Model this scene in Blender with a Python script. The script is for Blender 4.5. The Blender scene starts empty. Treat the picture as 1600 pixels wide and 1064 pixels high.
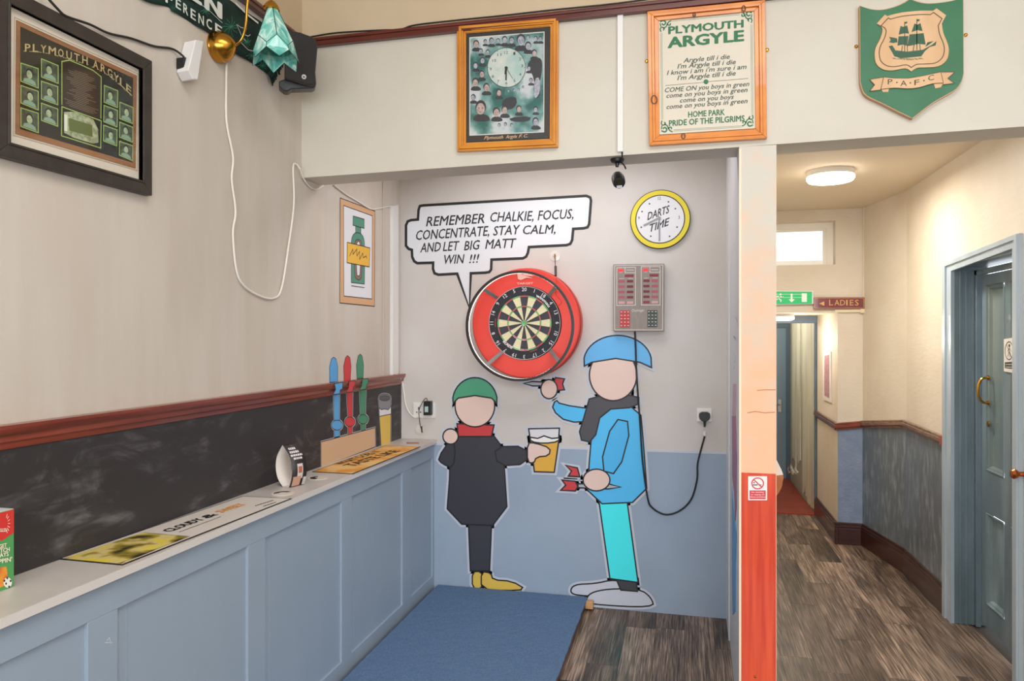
import bpy, math, random
from mathutils import Vector, Matrix
random.seed(7)
PI = math.pi
scene = bpy.context.scene
C = scene.collection

# ------------------------------------------------------------------ camera
F = 1130.0
YAW = math.radians(13.44)
CAM = Vector((0, 0, 1.67))
HZ = 527.0
cd = bpy.data.cameras.new('camera')
cam = bpy.data.objects.new('camera', cd)
C.objects.link(cam)
cam.location = CAM
cam.rotation_euler = (PI / 2, 0, YAW)
cd.sensor_width = 36
cd.lens = F / 1600 * 36
cd.shift_y = (HZ - 532) / 1600.0
cd.clip_start = 0.05
scene.camera = cam

# ------------------------------------------------------------------ world, lights, exposure
w = bpy.data.worlds.new('world')
scene.world = w
w.use_nodes = True
w.node_tree.nodes['Background'].inputs[0].default_value = (0.86, 0.93, 1, 1)
w.node_tree.nodes['Background'].inputs[1].default_value = 2.2
scene.view_settings.view_transform = 'Standard'
scene.view_settings.look = 'None'
scene.view_settings.exposure = 0.0
scene.view_settings.gamma = 1
scene.cycles.use_denoising = True
scene.cycles.max_bounces = 8
scene.cycles.diffuse_bounces = 5


def area(name, loc, rot, sx, sy, power, col=(1, 1, 1), spread=180):
    l = bpy.data.lights.new(name, 'AREA')
    l.shape = 'RECTANGLE'
    l.size, l.size_y = sx, sy
    l.energy = power
    l.color = col
    l.spread = math.radians(spread)
    o = bpy.data.objects.new(name, l)
    o.location = loc
    o.rotation_euler = rot
    C.objects.link(o)
    return o


# daylight in the three windows of the rear wall
area('daylight', (-0.9, -2.85, 1.9), (PI / 2, 0, 0), 1.4, 1.7, 62, (0.92, 0.96, 1))
area('daylight', (1.1, -2.85, 1.9), (PI / 2, 0, 0), 1.4, 1.7, 62, (0.92, 0.96, 1))
area('daylight', (3.1, -2.85, 1.9), (PI / 2, 0, 0), 1.4, 1.7, 62, (0.92, 0.96, 1))
# unseen fill lights added under the bar room and alcove ceilings
area('room_fill', (0.2, 0.6, 3.85), (0, 0, 0), 1.6, 1.6, 58, (1, 0.97, 0.93))
area('room_fill', (2.8, -0.6, 3.85), (0, 0, 0), 1.6, 1.6, 50, (1, 0.97, 0.93))
area('alcove_fill', (-0.7, 3.85, 2.86), (0, 0, 0), 1.3, 0.5, 12.5, (1, 0.97, 0.95))


def point(name, loc, power, col, r=0.08):
    l = bpy.data.lights.new(name, 'POINT')
    l.energy = power
    l.color = col
    l.shadow_soft_size = r
    o = bpy.data.objects.new(name, l)
    o.location = loc
    C.objects.link(o)


area('corridor_light', (0.885, 4.86, 2.632), (0, 0, 0), 0.26, 0.26, 23, (1, 0.92, 0.80))
area('corridor_light', (0.885, 3.7, 2.68), (0, 0, 0), 0.3, 0.3, 5, (1, 0.95, 0.87))  # second area light without a fitting, nearer the corridor mouth
point('lobby_lamp_light', (0.95, 6.75, 1.66), 7, (1, 0.91, 0.78), 0.08)
point('passage_light', (0.7, 8.2, 1.95), 14, (1, 0.95, 0.85), 0.08)

# ------------------------------------------------------------------ projection of photo pixels onto planes of the place


def ray(u, v):
    t = (u - 800) / F
    return Vector((-math.sin(YAW) + math.cos(YAW) * t, math.cos(YAW) + math.sin(YAW) * t, -(v - HZ) / F))


class Plane:
    def __init__(s, p, n):
        s.p = Vector(p)
        s.n = Vector(n).normalized()


def at(pl, u, v, off=0.0):
    r = ray(u, v)
    p0 = pl.p + pl.n * off
    return CAM + r * ((p0 - CAM).dot(pl.n) / r.dot(pl.n))


def depth(pl, u, v):
    r = ray(u, v)
    return (pl.p - CAM).dot(pl.n) / r.dot(pl.n)


XL, YB, YF, ZS = -1.828, 4.47, 3.21, 1.005
LW = Plane((XL, 0, 0), (1, 0, 0))
BW = Plane((0, YB, 0), (0, -1, 0))
FW = Plane((0, YF, 0), (0, -1, 0))
SH = Plane((0, 0, ZS), (0, 0, 1))
PSX0, PSX1 = 0.2247, 0.2475
PS = Plane((PSX0, YF, 0), (-(YB - YF), PSX1 - PSX0, 0))
RW = Plane((1.53, 0, 0), (-1, 0, 0))
DP = Plane((1.66, 0, 0), (-1, 0, 0))
WW = Plane((0, 6.31, 0), (0, -1, 0))
LO = Plane((1.205, 0, 0), (-1, 0, 0))

# ------------------------------------------------------------------ materials


def lin(h):
    h = h.lstrip('#')
    c = [int(h[i:i + 2], 16) / 255 for i in (0, 2, 4)]
    return tuple(x / 12.92 if x <= 0.04045 else ((x + 0.055) / 1.055) ** 2.4 for x in c) + (1,)


class NT:
    def __init__(s, name):
        s.m = bpy.data.materials.new(name)
        s.m.use_nodes = True
        s.t = s.m.node_tree
        s.b = s.t.nodes['Principled BSDF']

    def n(s, ty, **k):
        nd = s.t.nodes.new(ty)
        for a, b in k.items():
            if a.startswith('_'):
                setattr(nd, a[1:], b)
            else:
                nd.inputs[a.replace('__', ' ')].default_value = b
        return nd

    def l(s, a, b):
        s.t.links.new(a, b)


MATS = {}


def mat(name, col, rough=0.6, col2=None, scale=6, vec=(1, 1, 1), detail=4, bump=0, bscale=80, bvec=None, metal=0,
        lo=0.35, hi=0.65, spec=0.5, coat=0, objrand=0, bdist=0.002):
    if name in MATS:
        return MATS[name]
    q = NT(name)
    c1 = lin(col)
    q.b.inputs['Base Color'].default_value = c1
    q.b.inputs['Roughness'].default_value = rough
    q.b.inputs['Metallic'].default_value = metal
    q.b.inputs['Specular IOR Level'].default_value = spec
    q.b.inputs['Coat Weight'].default_value = coat
    geo = q.n('ShaderNodeNewGeometry')
    out = None
    if col2 or objrand:
        mp = q.n('ShaderNodeMapping')
        mp.inputs['Scale'].default_value = vec
        q.l(geo.outputs['Position'], mp.inputs['Vector'])
        if objrand:
            oi = q.n('ShaderNodeObjectInfo')
            ml = q.n('ShaderNodeMath', _operation='MULTIPLY')
            ml.inputs[1].default_value = 37
            q.l(oi.outputs['Random'], ml.inputs[0])
            q.l(ml.outputs[0], mp.inputs['Location'])
        nz = q.n('ShaderNodeTexNoise', Scale=scale, Detail=detail)
        q.l(mp.outputs[0], nz.inputs['Vector'])
        rp = q.n('ShaderNodeMapRange')
        rp.inputs['From Min'].default_value = lo
        rp.inputs['From Max'].default_value = hi
        q.l(nz.outputs[0], rp.inputs['Value'])
        mx = q.n('ShaderNodeMix', _data_type='RGBA')
        mx.inputs[6].default_value = c1
        mx.inputs[7].default_value = lin(col2 or col)
        q.l(rp.outputs[0], mx.inputs[0])
        out = mx.outputs[2]
        if objrand:
            hv = q.n('ShaderNodeHueSaturation')
            mr = q.n('ShaderNodeMapRange')
            mr.inputs['To Min'].default_value = 1 - objrand
            mr.inputs['To Max'].default_value = 1 + objrand
            q.l(oi.outputs['Random'], mr.inputs['Value'])
            q.l(mr.outputs[0], hv.inputs['Value'])
            q.l(out, hv.inputs['Color'])
            out = hv.outputs[0]
        q.l(out, q.b.inputs['Base Color'])
    if bump:
        mp2 = q.n('ShaderNodeMapping')
        mp2.inputs['Scale'].default_value = bvec or (1, 1, 1)
        q.l(geo.outputs['Position'], mp2.inputs['Vector'])
        n2 = q.n('ShaderNodeTexNoise', Scale=bscale, Detail=3)
        q.l(mp2.outputs[0], n2.inputs['Vector'])
        bp = q.n('ShaderNodeBump', Strength=bump, Distance=bdist)
        q.l(n2.outputs[0], bp.inputs['Height'])
        q.l(bp.outputs[0], q.b.inputs['Normal'])
    q.color_out = out
    MATS[name] = q.m
    return q.m


def emit(name, col, strength):
    if name in MATS:
        return MATS[name]
    q = NT(name)
    q.b.inputs['Base Color'].default_value = lin(col)
    q.b.inputs['Emission Color'].default_value = lin(col)
    q.b.inputs['Emission Strength'].default_value = strength
    MATS[name] = q.m
    return q.m


def flat(col):
    return mat('print ' + col, col, 0.5)


M_wall_left = mat('cream wallpaper', 'CCC3B9', 0.75, 'C6BBAF', 3, vec=(1, 3, .5), bump=0.25, bscale=150, bvec=(1, 2.0, 0.2), bdist=0.001)
M_wall_front = mat('cream paint', 'D2CCBF', 0.7, 'CDC6B8', 2.5, bump=0.3, bscale=45, bdist=0.002)
M_alc = mat('pale alcove paint', 'CFCAC7', 0.7, 'C9C2BC', 2, bump=0.15, bscale=50)
M_upper = mat('upper wall paint', 'CDBA9E', 0.7, 'C8B496', 2)
M_blue = mat('blue grey wall paint', '9CACBF', 0.6, '96A6BA', 3, bump=0.1)
M_pan = mat('blue grey panelling paint', '9AA9B9', 0.42, '94A4B6', 5, vec=(1, 1, .4), lo=.3, hi=.8)
M_dado = mat('mahogany varnish', '6E2F22', 0.28, '8F4330', 12, vec=(1, .15, 3), coat=.3)
M_dado2 = mat('dark brown varnish', '54302A', 0.3, '6B4036', 10, vec=(.3, .3, 3), coat=.3)
M_shelf = mat('pale laminate', 'C9C2BE', 0.35, 'C3BBB5', 8)
M_white = mat('white plastic', 'E3E1DF', 0.35)
M_black = mat('black plastic', '17161A', 0.4)
M_blackm = mat('matt black', '1C1A19', 0.55)
M_brass = mat('brass', 'C8913A', 0.22, metal=1)
M_chrome = mat('steel', 'B5B5B5', 0.25, metal=1)
M_grey = mat('grey metal', '8C8B8E', 0.4, metal=.3)
M_door = mat('slate blue gloss paint', '63747B', 0.32, '8395A0', 5, vec=(1, 1, .25), lo=.45, hi=.8, coat=.1)
M_casing = mat('blue gloss paint casing', 'A0AFB9', 0.3, 'ACBAC4', 6, vec=(1, 1, .3), coat=.1)
M_base = mat('dark brown skirting', '311815', 0.3, '41211C', 8, vec=(.5, .5, 3), coat=.3)
M_cor = mat('corridor cream woodchip', 'D9CFBF', 0.6, 'D3C7B5', 3, bump=0.5, bscale=22, bvec=(1, .6, 2.2), bdist=.003)

# ------------------------------------------------------------------ mesh builder


class MB:
    def __init__(s):
        s.v, s.f, s.m = [], [], []

    def add(s, vs, fs, mi=0):
        b = len(s.v)
        s.v += [Vector(x) for x in vs]
        s.f += [tuple(i + b for i in f) for f in fs]
        s.m += [mi] * len(fs)
        return s

    def box(s, a, b, mi=0):
        x0, y0, z0 = a
        x1, y1, z1 = b
        vs = [(x0, y0, z0), (x1, y0, z0), (x1, y1, z0), (x0, y1, z0), (x0, y0, z1), (x1, y0, z1), (x1, y1, z1), (x0, y1, z1)]
        return s.add(vs, [(0, 3, 2, 1), (4, 5, 6, 7), (0, 1, 5, 4), (1, 2, 6, 5), (2, 3, 7, 6), (3, 0, 4, 7)], mi)

    def prism(s, pts, d, mi=0):
        """polygon pts = front face; extruded back by vector d"""
        n = len(pts)
        d = Vector(d)
        nrm = Vector((0, 0, 0))
        for i in range(n):
            a, b = pts[i], pts[(i + 1) % n]
            nrm += Vector(a).cross(Vector(b))
        if nrm.dot(d) > 0:
            pts = list(reversed(pts))
        vs = [Vector(p) for p in pts] + [Vector(p) + d for p in pts]
        fs = [tuple(range(n)), tuple(range(2 * n - 1, n - 1, -1))]
        fs += [(i, i + n, (i + 1) % n + n, (i + 1) % n) for i in range(n)]
        return s.add(vs, fs, mi)

    def poly(s, pl, px, off=0.001, th=0.0008, mi=0):
        """flat shape on a plane from photo pixels; front face at off"""
        return s.prism([at(pl, u, v, off) for u, v in px], -pl.n * th, mi)

    def stroke(s, pl, px, wpx, off=0.0015, closed=False, mi=0, th=0.0004):
        pts = [at(pl, u, v, off) for u, v in px]
        n = len(pts)
        cnt = n if closed else n - 1
        hw = [wpx * 0.5 * depth(pl, *p) / F for p in px]
        L, R = [], []
        for i in range(n):
            a = pts[(i - 1) % n] if (closed or i > 0) else pts[i]
            b = pts[(i + 1) % n] if (closed or i < n - 1) else pts[i]
            d1 = (pts[i] - a)
            d2 = (b - pts[i])
            if d1.length < 1e-7: d1 = d2
            if d2.length < 1e-7: d2 = d1
            d = (d1.normalized() + d2.normalized())
            if d.length < 1e-4: d = d2
            d.normalize()
            side = d.cross(pl.n).normalized()
            k = 1 / max(0.45, abs(d.dot(d2.normalized())))
            L.append(pts[i] + side * hw[i] * k)
            R.append(pts[i] - side * hw[i] * k)
        fs = []
        for i in range(cnt):
            j = (i + 1) % n
            fs.append((i, n + i, n + j, j))
        vs = L + R
        # orientation towards the normal
        nn = (vs[fs[0][1]] - vs[fs[0][0]]).cross(vs[fs[0][3]] - vs[fs[0][0]])
        if nn.dot(pl.n) < 0:
            fs = [tuple(reversed(f)) for f in fs]
        return s.add(vs, fs, mi)

    def tube(s, pts, r, n=8, mi=0, cap=True):
        pts = [Vector(p) for p in pts]
        rs = r if isinstance(r, (list, tuple)) else [r] * len(pts)
        rings = []
        up = Vector((0.13, 0.21, 1)).normalized()
        prev = None
        for i, p in enumerate(pts):
            a = pts[max(i - 1, 0)]
            b = pts[min(i + 1, len(pts) - 1)]
            d = (b - a).normalized()
            if prev is None:
                x = d.cross(up)
                if x.length < 0.1: x = d.cross(Vector((1, 0, 0)))
            else:
                x = prev - d * prev.dot(d)
            x.normalize()
            prev = x
            y = d.cross(x)
            rings.append([p + (x * math.cos(2 * PI * k / n) + y * math.sin(2 * PI * k / n)) * rs[i] for k in range(n)])
        vs = [q for rg in rings for q in rg]
        fs = []
        for i in range(len(pts) - 1):
            for k in range(n):
                fs.append((i * n + k, i * n + (k + 1) % n, (i + 1) * n + (k + 1) % n, (i + 1) * n + k))
        if cap:
            fs.append(tuple(reversed(range(n))))
            fs.append(tuple(range((len(pts) - 1) * n, len(pts) * n)))
        return s.add(vs, fs, mi)

    def lathe(s, prof, c, axis=(0, 0, 1), n=32, mi=0):
        """prof: (radius, height along axis)"""
        ax = Vector(axis).normalized()
        x = ax.cross(Vector((0.0, 0.0, 1.0)))
        if x.length < 0.1: x = Vector((1, 0, 0))
        x.normalize()
        y = ax.cross(x)
        c = Vector(c)
        vs, fs = [], []
        for r, h in prof:
            for k in range(n):
                a = 2 * PI * k / n
                vs.append(c + ax * h + (x * math.cos(a) + y * math.sin(a)) * max(r, 1e-5))
        for i in range(len(prof) - 1):
            for k in range(n):
                fs.append((i * n + k, i * n + (k + 1) % n, (i + 1) * n + (k + 1) % n, (i + 1) * n + k))
        if prof[0][0] > 1e-4: fs.append(tuple(reversed(range(n))))
        if prof[-1][0] > 1e-4: fs.append(tuple(range((len(prof) - 1) * n, len(prof) * n)))
        return s.add(vs, fs, mi)

    def obox(s, c, ax, ay, az, hx, hy, hz, mi=0):
        c, ax, ay, az = Vector(c), Vector(ax).normalized(), Vector(ay).normalized(), Vector(az).normalized()
        vs = []
        for z in (-1, 1):
            for (x, y) in ((-1, -1), (1, -1), (1, 1), (-1, 1)):
                vs.append(c + ax * hx * x + ay * hy * y + az * hz * z)
        return s.add(vs, [(0, 3, 2, 1), (4, 5, 6, 7), (0, 1, 5, 4), (1, 2, 6, 5), (2, 3, 7, 6), (3, 0, 4, 7)], mi)

    # text ---------------------------------------------------------------
    def text(s, string, mapf, shear=0, bold=0, mi=0, space=1, nrm=(0, -1, 0)):
        vs, fs, cap = glyphs(string, shear, 0, space)
        x0 = min(v[0] for v in vs) - bold
        x1 = max(v[0] for v in vs) + bold
        cap += bold
        nrm = Vector(nrm)
        for ci, (dx, dy) in enumerate(((0, 0),) if not bold else ((0, 0), (bold, 0), (-bold, 0), (0, bold * .7), (0, -bold * .7), (bold * .7, bold * .5), (-bold * .7, bold * .5), (bold * .7, -bold * .5), (-bold * .7, -bold * .5))):
            s.add([mapf((v[0] + dx - x0) / (x1 - x0), (v[1] + dy) / cap) + nrm * (.00006 * ci) for v in vs], fs, mi)
        return s

    def line(s, pl, p0, p1, cap, string, off=0.0012, shear=0, bold=0, mi=0, up=None, space=1):
        a, b = at(pl, *p0, off), at(pl, *p1, off)
        if up:
            uv = at(pl, *up, off) - a
        else:
            uv = Vector((0, 0, cap * depth(pl, *p0) / F))
        return s.text(string, lambda x, y: a + (b - a) * x + uv * y, shear, bold, mi, space, pl.n)

    def build(s, name, mats, parent=None, smooth=False, bevel=0, fixn=False):
        me = bpy.data.meshes.new(name)
        o = bpy.data.objects.new(name, me)
        if parent is not None:
            org = ORG[parent.name]
        elif s.v:
            xs = [v.x for v in s.v]; ys = [v.y for v in s.v]; zs = [v.z for v in s.v]
            org = Vector(((min(xs) + max(xs)) / 2, (min(ys) + max(ys)) / 2, min(zs)))
        if parent is None:
            o.location = org
        me.from_pydata([tuple(v - org) for v in s.v], [], s.f)
        if not isinstance(mats, (list, tuple)): mats = [mats]
        for m in mats: me.materials.append(m)
        me.polygons.foreach_set('material_index', s.m)
        if smooth:
            me.polygons.foreach_set('use_smooth', [True] * len(me.polygons))
            try:
                me.set_sharp_from_angle(angle=math.radians(38))
            except Exception:
                pass
        me.update()
        C.objects.link(o)
        if parent is not None:
            o.parent = parent
        ORG[o.name] = org
        if parent is not None and name in TINY:
            o['kind'] = 'stuff'
        if bevel:
            b = o.modifiers.new('bevel', 'BEVEL')
            b.width = bevel
            b.segments = 2
            b.limit_method = 'ANGLE'
        return o


ORG = {}
TINY = {'green_lettering', 'dark_lettering', 'small_print', 'green_bursts', 'key_marks', 'printed_lines', 'white_print', 'dial_numerals', 'scroll_border', 'face_marks', 'grey_faces', 'warm_faces',
        'dark_shapes', 'portrait_faces', 'portrait_hair', 'portrait_shirts', 'green_lines', 'football_patches', 'slot', 'outline', 'white_border', 'lettering', 'black_lettering', 'number_ring', 'white_drawing', 'gold_lettering', 'pictogram'}
_gl = {}


def glyphs(string, shear, bold, space):
    key = (string, shear, bold, space)
    if key in _gl: return _gl[key]
    cu = bpy.data.curves.new('g', 'FONT')
    cu.body = string
    cu.resolution_u = 2
    cu.shear = shear
    cu.offset = bold
    cu.space_character = space
    ob = bpy.data.objects.new('g', cu)
    me = bpy.data.meshes.new_from_object(ob)
    vs = [tuple(v.co) for v in me.vertices]
    fs = [tuple(p.vertices) for p in me.polygons]
    bpy.data.objects.remove(ob)
    bpy.data.curves.remove(cu)
    bpy.data.meshes.remove(me)
    _gl[key] = (vs, fs, 0.72 + bold)
    return _gl[key]


def tag(o, label, cat, group=None, kind=None):
    o['label'] = label
    o['category'] = cat
    if group: o['group'] = group
    if kind: o['kind'] = kind
    return o


def thing(name, loc, label, cat, group=None):
    o = bpy.data.objects.new(name, None)
    C.objects.link(o)
    o.location = loc
    o.empty_display_size = 0.05
    ORG[o.name] = Vector(loc)
    return tag(o, label, cat, group)


def struct(name, mb, m, parent=None, **k):
    o = mb.build(name, m, parent, **k)
    if parent is None:
        o['kind'] = 'structure'
    return o


def zm(ox, oy, sc):
    return lambda *p: [(ox + a / sc, oy + b / sc) for a, b in p]


def ell(cx, cy, rx, ry, n=40, a0=0, a1=2 * PI):
    full = abs(a1 - a0 - 2 * PI) < 1e-6
    m = n if full else n + 1
    return [(cx + rx * math.cos(a0 + (a1 - a0) * k / n), cy + ry * math.sin(a0 + (a1 - a0) * k / n)) for k in range(m)]


def smoothp(pts, it=2, closed=True):
    """corner cutting"""
    for _ in range(it):
        out = []
        n = len(pts)
        rng = range(n if closed else n - 1)
        if not closed: out.append(pts[0])
        for i in rng:
            a, b = pts[i], pts[(i + 1) % n]
            out.append((a[0] * .75 + b[0] * .25, a[1] * .75 + b[1] * .25))
            out.append((a[0] * .25 + b[0] * .75, a[1] * .25 + b[1] * .75))
        if not closed: out.append(pts[-1])
        pts = out
    return pts


def spline(pts, k=6):
    """catmull-rom through 3D or 2D points"""
    pts = [Vector(p) for p in pts]
    out = []
    n = len(pts)
    for i in range(n - 1):
        p0 = pts[max(i - 1, 0)]; p1 = pts[i]; p2 = pts[i + 1]; p3 = pts[min(i + 2, n - 1)]
        for j in range(k):
            t = j / k
            out.append(0.5 * ((2 * p1) + (p2 - p0) * t + (2 * p0 - 5 * p1 + 4 * p2 - p3) * t * t + (3 * p1 - p0 - 3 * p2 + p3) * t ** 3))
    out.append(pts[-1])
    return out


def sp2(pts, k=6):
    return [(p[0], p[1]) for p in spline([(a, b) for a, b in pts], k)]


def rrect(x0, y0, x1, y1, r, n=4):
    out = []
    for cx, cy, a in ((x1 - r, y0 + r, -PI / 2), (x1 - r, y1 - r, 0), (x0 + r, y1 - r, PI / 2), (x0 + r, y0 + r, PI)):
        for k in range(n + 1):
            t = a + PI / 2 * k / n
            out.append((cx + r * math.cos(t), cy + r * math.sin(t)))
    return out


def bil(q, a, b):
    """q: TL TR BR BL pixel corners"""
    t = (q[0][0] * (1 - a) + q[1][0] * a, q[0][1] * (1 - a) + q[1][1] * a)
    l = (q[3][0] * (1 - a) + q[2][0] * a, q[3][1] * (1 - a) + q[2][1] * a)
    return (t[0] * (1 - b) + l[0] * b, t[1] * (1 - b) + l[1] * b)


# ================================================================== THE SETTING
# floor with separate vinyl planks
fl = struct('floor', MB().box((-1.93, -3, -0.12), (4.1, 7.3, -0.006)), mat('screed', '3A322C', 0.8))


def floor_mat():
    q = NT('vinyl planks')
    oi = q.n('ShaderNodeObjectInfo')
    geo = q.n('ShaderNodeNewGeometry')
    add = q.n('ShaderNodeVectorMath', _operation='MULTIPLY_ADD')
    q.l(oi.outputs['Random'], add.inputs[0])
    add.inputs[1].default_value = (91, 53, 17)
    q.l(geo.outputs['Position'], add.inputs[2])
    mp = q.n('ShaderNodeMapping')
    mp.inputs['Scale'].default_value = (1, 0.03, 1)
    q.l(add.outputs[0], mp.inputs['Vector'])
    n1 = q.n('ShaderNodeTexNoise', Scale=150, Detail=5, Distortion=0.2)
    q.l(mp.outputs[0], n1.inputs['Vector'])
    mp2 = q.n('ShaderNodeMapping')
    mp2.inputs['Scale'].default_value = (1, 0.22, 1)
    q.l(add.outputs[0], mp2.inputs['Vector'])
    n2 = q.n('ShaderNodeTexNoise', Scale=4.5, Detail=6, Distortion=0.9)
    q.l(mp2.outputs[0], n2.inputs['Vector'])
    mix = q.n('ShaderNodeMath', _operation='MULTIPLY_ADD')
    q.l(n1.outputs[0], mix.inputs[0])
    mix.inputs[1].default_value = 0.55
    m3 = q.n('ShaderNodeMath', _operation='MULTIPLY')
    q.l(n2.outputs[0], m3.inputs[0])
    m3.inputs[1].default_value = 0.45
    q.l(m3.outputs[0], mix.inputs[2])
    cr = q.n('ShaderNodeValToRGB')
    e = cr.color_ramp.elements
    e[0].position = 0.38; e[0].color = lin('352A26')
    e[1].position = 0.63; e[1].color = lin('A48D7C')
    x = e.new(0.5); x.color = lin('695749')
    q.l(mix.outputs[0], cr.inputs[0])
    hv = q.n('ShaderNodeHueSaturation')
    mr = q.n('ShaderNodeMapRange')
    mr.inputs['To Min'].default_value = 0.55
    mr.inputs['To Max'].default_value = 1.5
    q.l(oi.outputs['Random'], mr.inputs['Value'])
    q.l(mr.outputs[0], hv.inputs['Value'])
    q.l(cr.outputs[0], hv.inputs['Color'])
    q.l(hv.outputs[0], q.b.inputs['Base Color'])
    q.b.inputs['Roughness'].default_value = 0.42
    bp = q.n('ShaderNodeBump', Strength=0.25, Distance=0.001)
    q.l(n1.outputs[0], bp.inputs['Height'])
    q.l(bp.outputs[0], q.b.inputs['Normal'])
    return q.m


M_plank = floor_mat()
PW = 0.1625
rnd = random.Random(3)
x = -0.165 - 9 * PW
col = 0
while x < 1.6:
    y = 1.6 - rnd.random() * 0.9
    while y < 7.27:
        y1 = min(y + 0.95, 7.275)
        y0 = max(y, 0.9)
        a, b = x + 0.0006, min(x + PW - 0.0006, 1.70)
        # only planks that stand on open floor
        if y1 - y0 > 0.05 and b > a and not (b < -1.6):
            MB().box((a, y0 + 0.0006, -0.006), (b, y1 - 0.0006, 0)).build('plank', M_plank, fl)
        y += 0.95
    x += PW
    col += 1

# walls
struct('wall_left', MB().box((XL - .1, -3, 0), (XL, YB + .1, 3.9)), M_wall_left)
wb = struct('wall_back', MB().box((XL, YB, 0), (PSX1, YB + .1, 2.95)), M_alc)
# blue lower paint of the alcove's back wall and the pale strip above it
lo_ = MB()
zl, zr = 0.968, 0.976
lo_.prism([Vector((XL + .2, YB - .001, 0)), Vector((PSX1, YB - .001, 0)), Vector((PSX1, YB - .001, zr)), Vector((XL + .2, YB - .001, zl))], (0, .001, 0))
lo_.build('lower_panel', M_blue, wb)
st_ = MB()
st_.prism([Vector((XL + .2, YB - .002, zl)), Vector((PSX1, YB - .002, zr)), Vector((PSX1, YB - .002, zr + .014)), Vector((XL + .2, YB - .002, zl + .014))], (0, .002, 0))
st_.build('painted_strip', mat('pale blue strip', 'C2C6D2', .5), wb)

# upper wall with the two wide openings below it
wf = MB()
BT = 3.39
wf.prism([Vector((XL, YF, 2.452)), Vector((PSX0, YF, 2.478)), Vector((.374, YF, 2.480)), Vector((1.288, YF, 2.493)), Vector((1.75, YF, 2.5)),
          Vector((1.75, YF, 3.10)), Vector((XL, YF, 3.085))], (0, BT - YF, 0))
struct('wall_front', wf, M_wall_front)
struct('wall_front_upper', MB().prism([Vector((XL, YF, 3.085)), Vector((4, YF, 3.10)), Vector((4, YF, 3.9)), Vector((XL, YF, 3.9))], (0, BT - YF, 0)), M_upper)
struct('wall_front_right', MB().box((1.75, YF, 0), (4, BT, 3.09)), M_wall_front)
# wall left above the picture rail has the warmer paint
struct('wall_left_upper', MB().box((XL, -3, 3.11), (XL + .003, YF, 3.9)), M_upper)

# partition between alcove and corridor: pillar
M_pil = mat('peach worn plaster', 'DCCFBC', .75, 'E3B795', 2.6, vec=(1, 1, .6), lo=.46, hi=.72, bump=.4, bscale=30)


def pillar_mat():
    q = NT('pillar plaster')
    geo = q.n('ShaderNodeNewGeometry')
    sx = q.n('ShaderNodeSeparateXYZ')
    q.l(geo.outputs['Position'], sx.inputs[0])
    mr = q.n('ShaderNodeMapRange')
    mr.inputs['From Min'].default_value = 2.35
    mr.inputs['From Max'].default_value = 1.35
    q.l(sx.outputs['Z'], mr.inputs['Value'])
    nz = q.n('ShaderNodeTexNoise', Scale=9, Detail=5)
    q.l(geo.outputs['Position'], nz.inputs['Vector'])
    ad = q.n('ShaderNodeMath', _operation='MULTIPLY_ADD')
    q.l(nz.outputs[0], ad.inputs[0])
    ad.inputs[1].default_value = 1.5
    ad.inputs[2].default_value = -.75
    a2 = q.n('ShaderNodeMath', _operation='ADD')
    a2.use_clamp = True
    q.l(ad.outputs[0], a2.inputs[0])
    q.l(mr.outputs[0], a2.inputs[1])
    mx = q.n('ShaderNodeMix', _data_type='RGBA')
    mx.inputs[6].default_value = lin('D0CABE')
    mx.inputs[7].default_value = lin('EFBD98')
    q.l(a2.outputs[0], mx.inputs[0])
    q.l(mx.outputs[2], q.b.inputs['Base Color'])
    q.b.inputs['Roughness'].default_value = .7
    bp = q.n('ShaderNodeBump', Strength=.5, Distance=.002)
    n2 = q.n('ShaderNodeTexNoise', Scale=30, Detail=4)
    q.l(geo.outputs['Position'], n2.inputs['Vector'])
    q.l(n2.outputs[0], bp.inputs['Height'])
    q.l(bp.outputs[0], q.b.inputs['Normal'])
    return q.m


M_side = mat('alcove side paint', 'CBCBD0', .6)
pa = MB()
pa.prism([Vector((PSX0, YF, 2.478)), Vector((.374, YF, 2.478)), Vector((.374, BT, 2.478)), Vector((PSX0 + .003, BT, 2.478))], (0, 0, -2.478))
pilw = struct('wall_pillar', pa, pillar_mat())
pb = MB()
pb.prism([Vector((PSX0 + .003, BT, 2.95)), Vector((.374, BT, 2.95)), Vector((.374, YB + .1, 2.95)), Vector((PSX1, YB + .1, 2.95))], (0, 0, -2.95))
struct('wall_partition', pb, M_side)
# skin of paint on the alcove side of the pillar
MB().prism([Vector((PSX0 - .001, YF + .012, 0)), Vector((PSX0 + .002, BT, 0)), Vector((PSX0 + .002, BT, 2.478)), Vector((PSX0 - .001, YF + .012, 2.478))], (.001, 0, 0)).build('side_paint', M_side, pilw)
MB().prism([Vector((PSX0 + .022, 4.15, 0)), Vector((PSX1 - .006, 4.15, 0)), Vector((PSX1 - .006, YB, 0)), Vector((PSX0 + .018, YB, 0))][:0] or
           [Vector((.2345, 4.15, 2.8)), Vector((.246, 4.15, 2.8)), Vector((.2535, YB, 2.8)), Vector((.2395, YB, 2.8))], (0, 0, -2.8)).build('trim_1', mat('white gloss', 'DAD9DA', .35))['kind'] = 'structure'
# red painted board on the pillar front
zred = 1.097
M_red = mat('red orange stained board', 'C03324', .3, 'F0623A', 8, vec=(5, 1, .22), lo=.2, hi=.8, coat=.3, detail=8)
rb = MB().box((PSX0 + .009, YF - .006, 0), (.371, YF, zred)).build('pillar_board', M_red)
tag(rb, 'red-orange varnished board facing the foot of the narrow pillar', 'board')
eb = MB().box((PSX0 - .001, YF - .004, 0), (PSX0 + .008, YF + .012, 2.47)).build('corner_bead', mat('pale peach bead', 'F0DCC0', .5), pilw)
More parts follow.
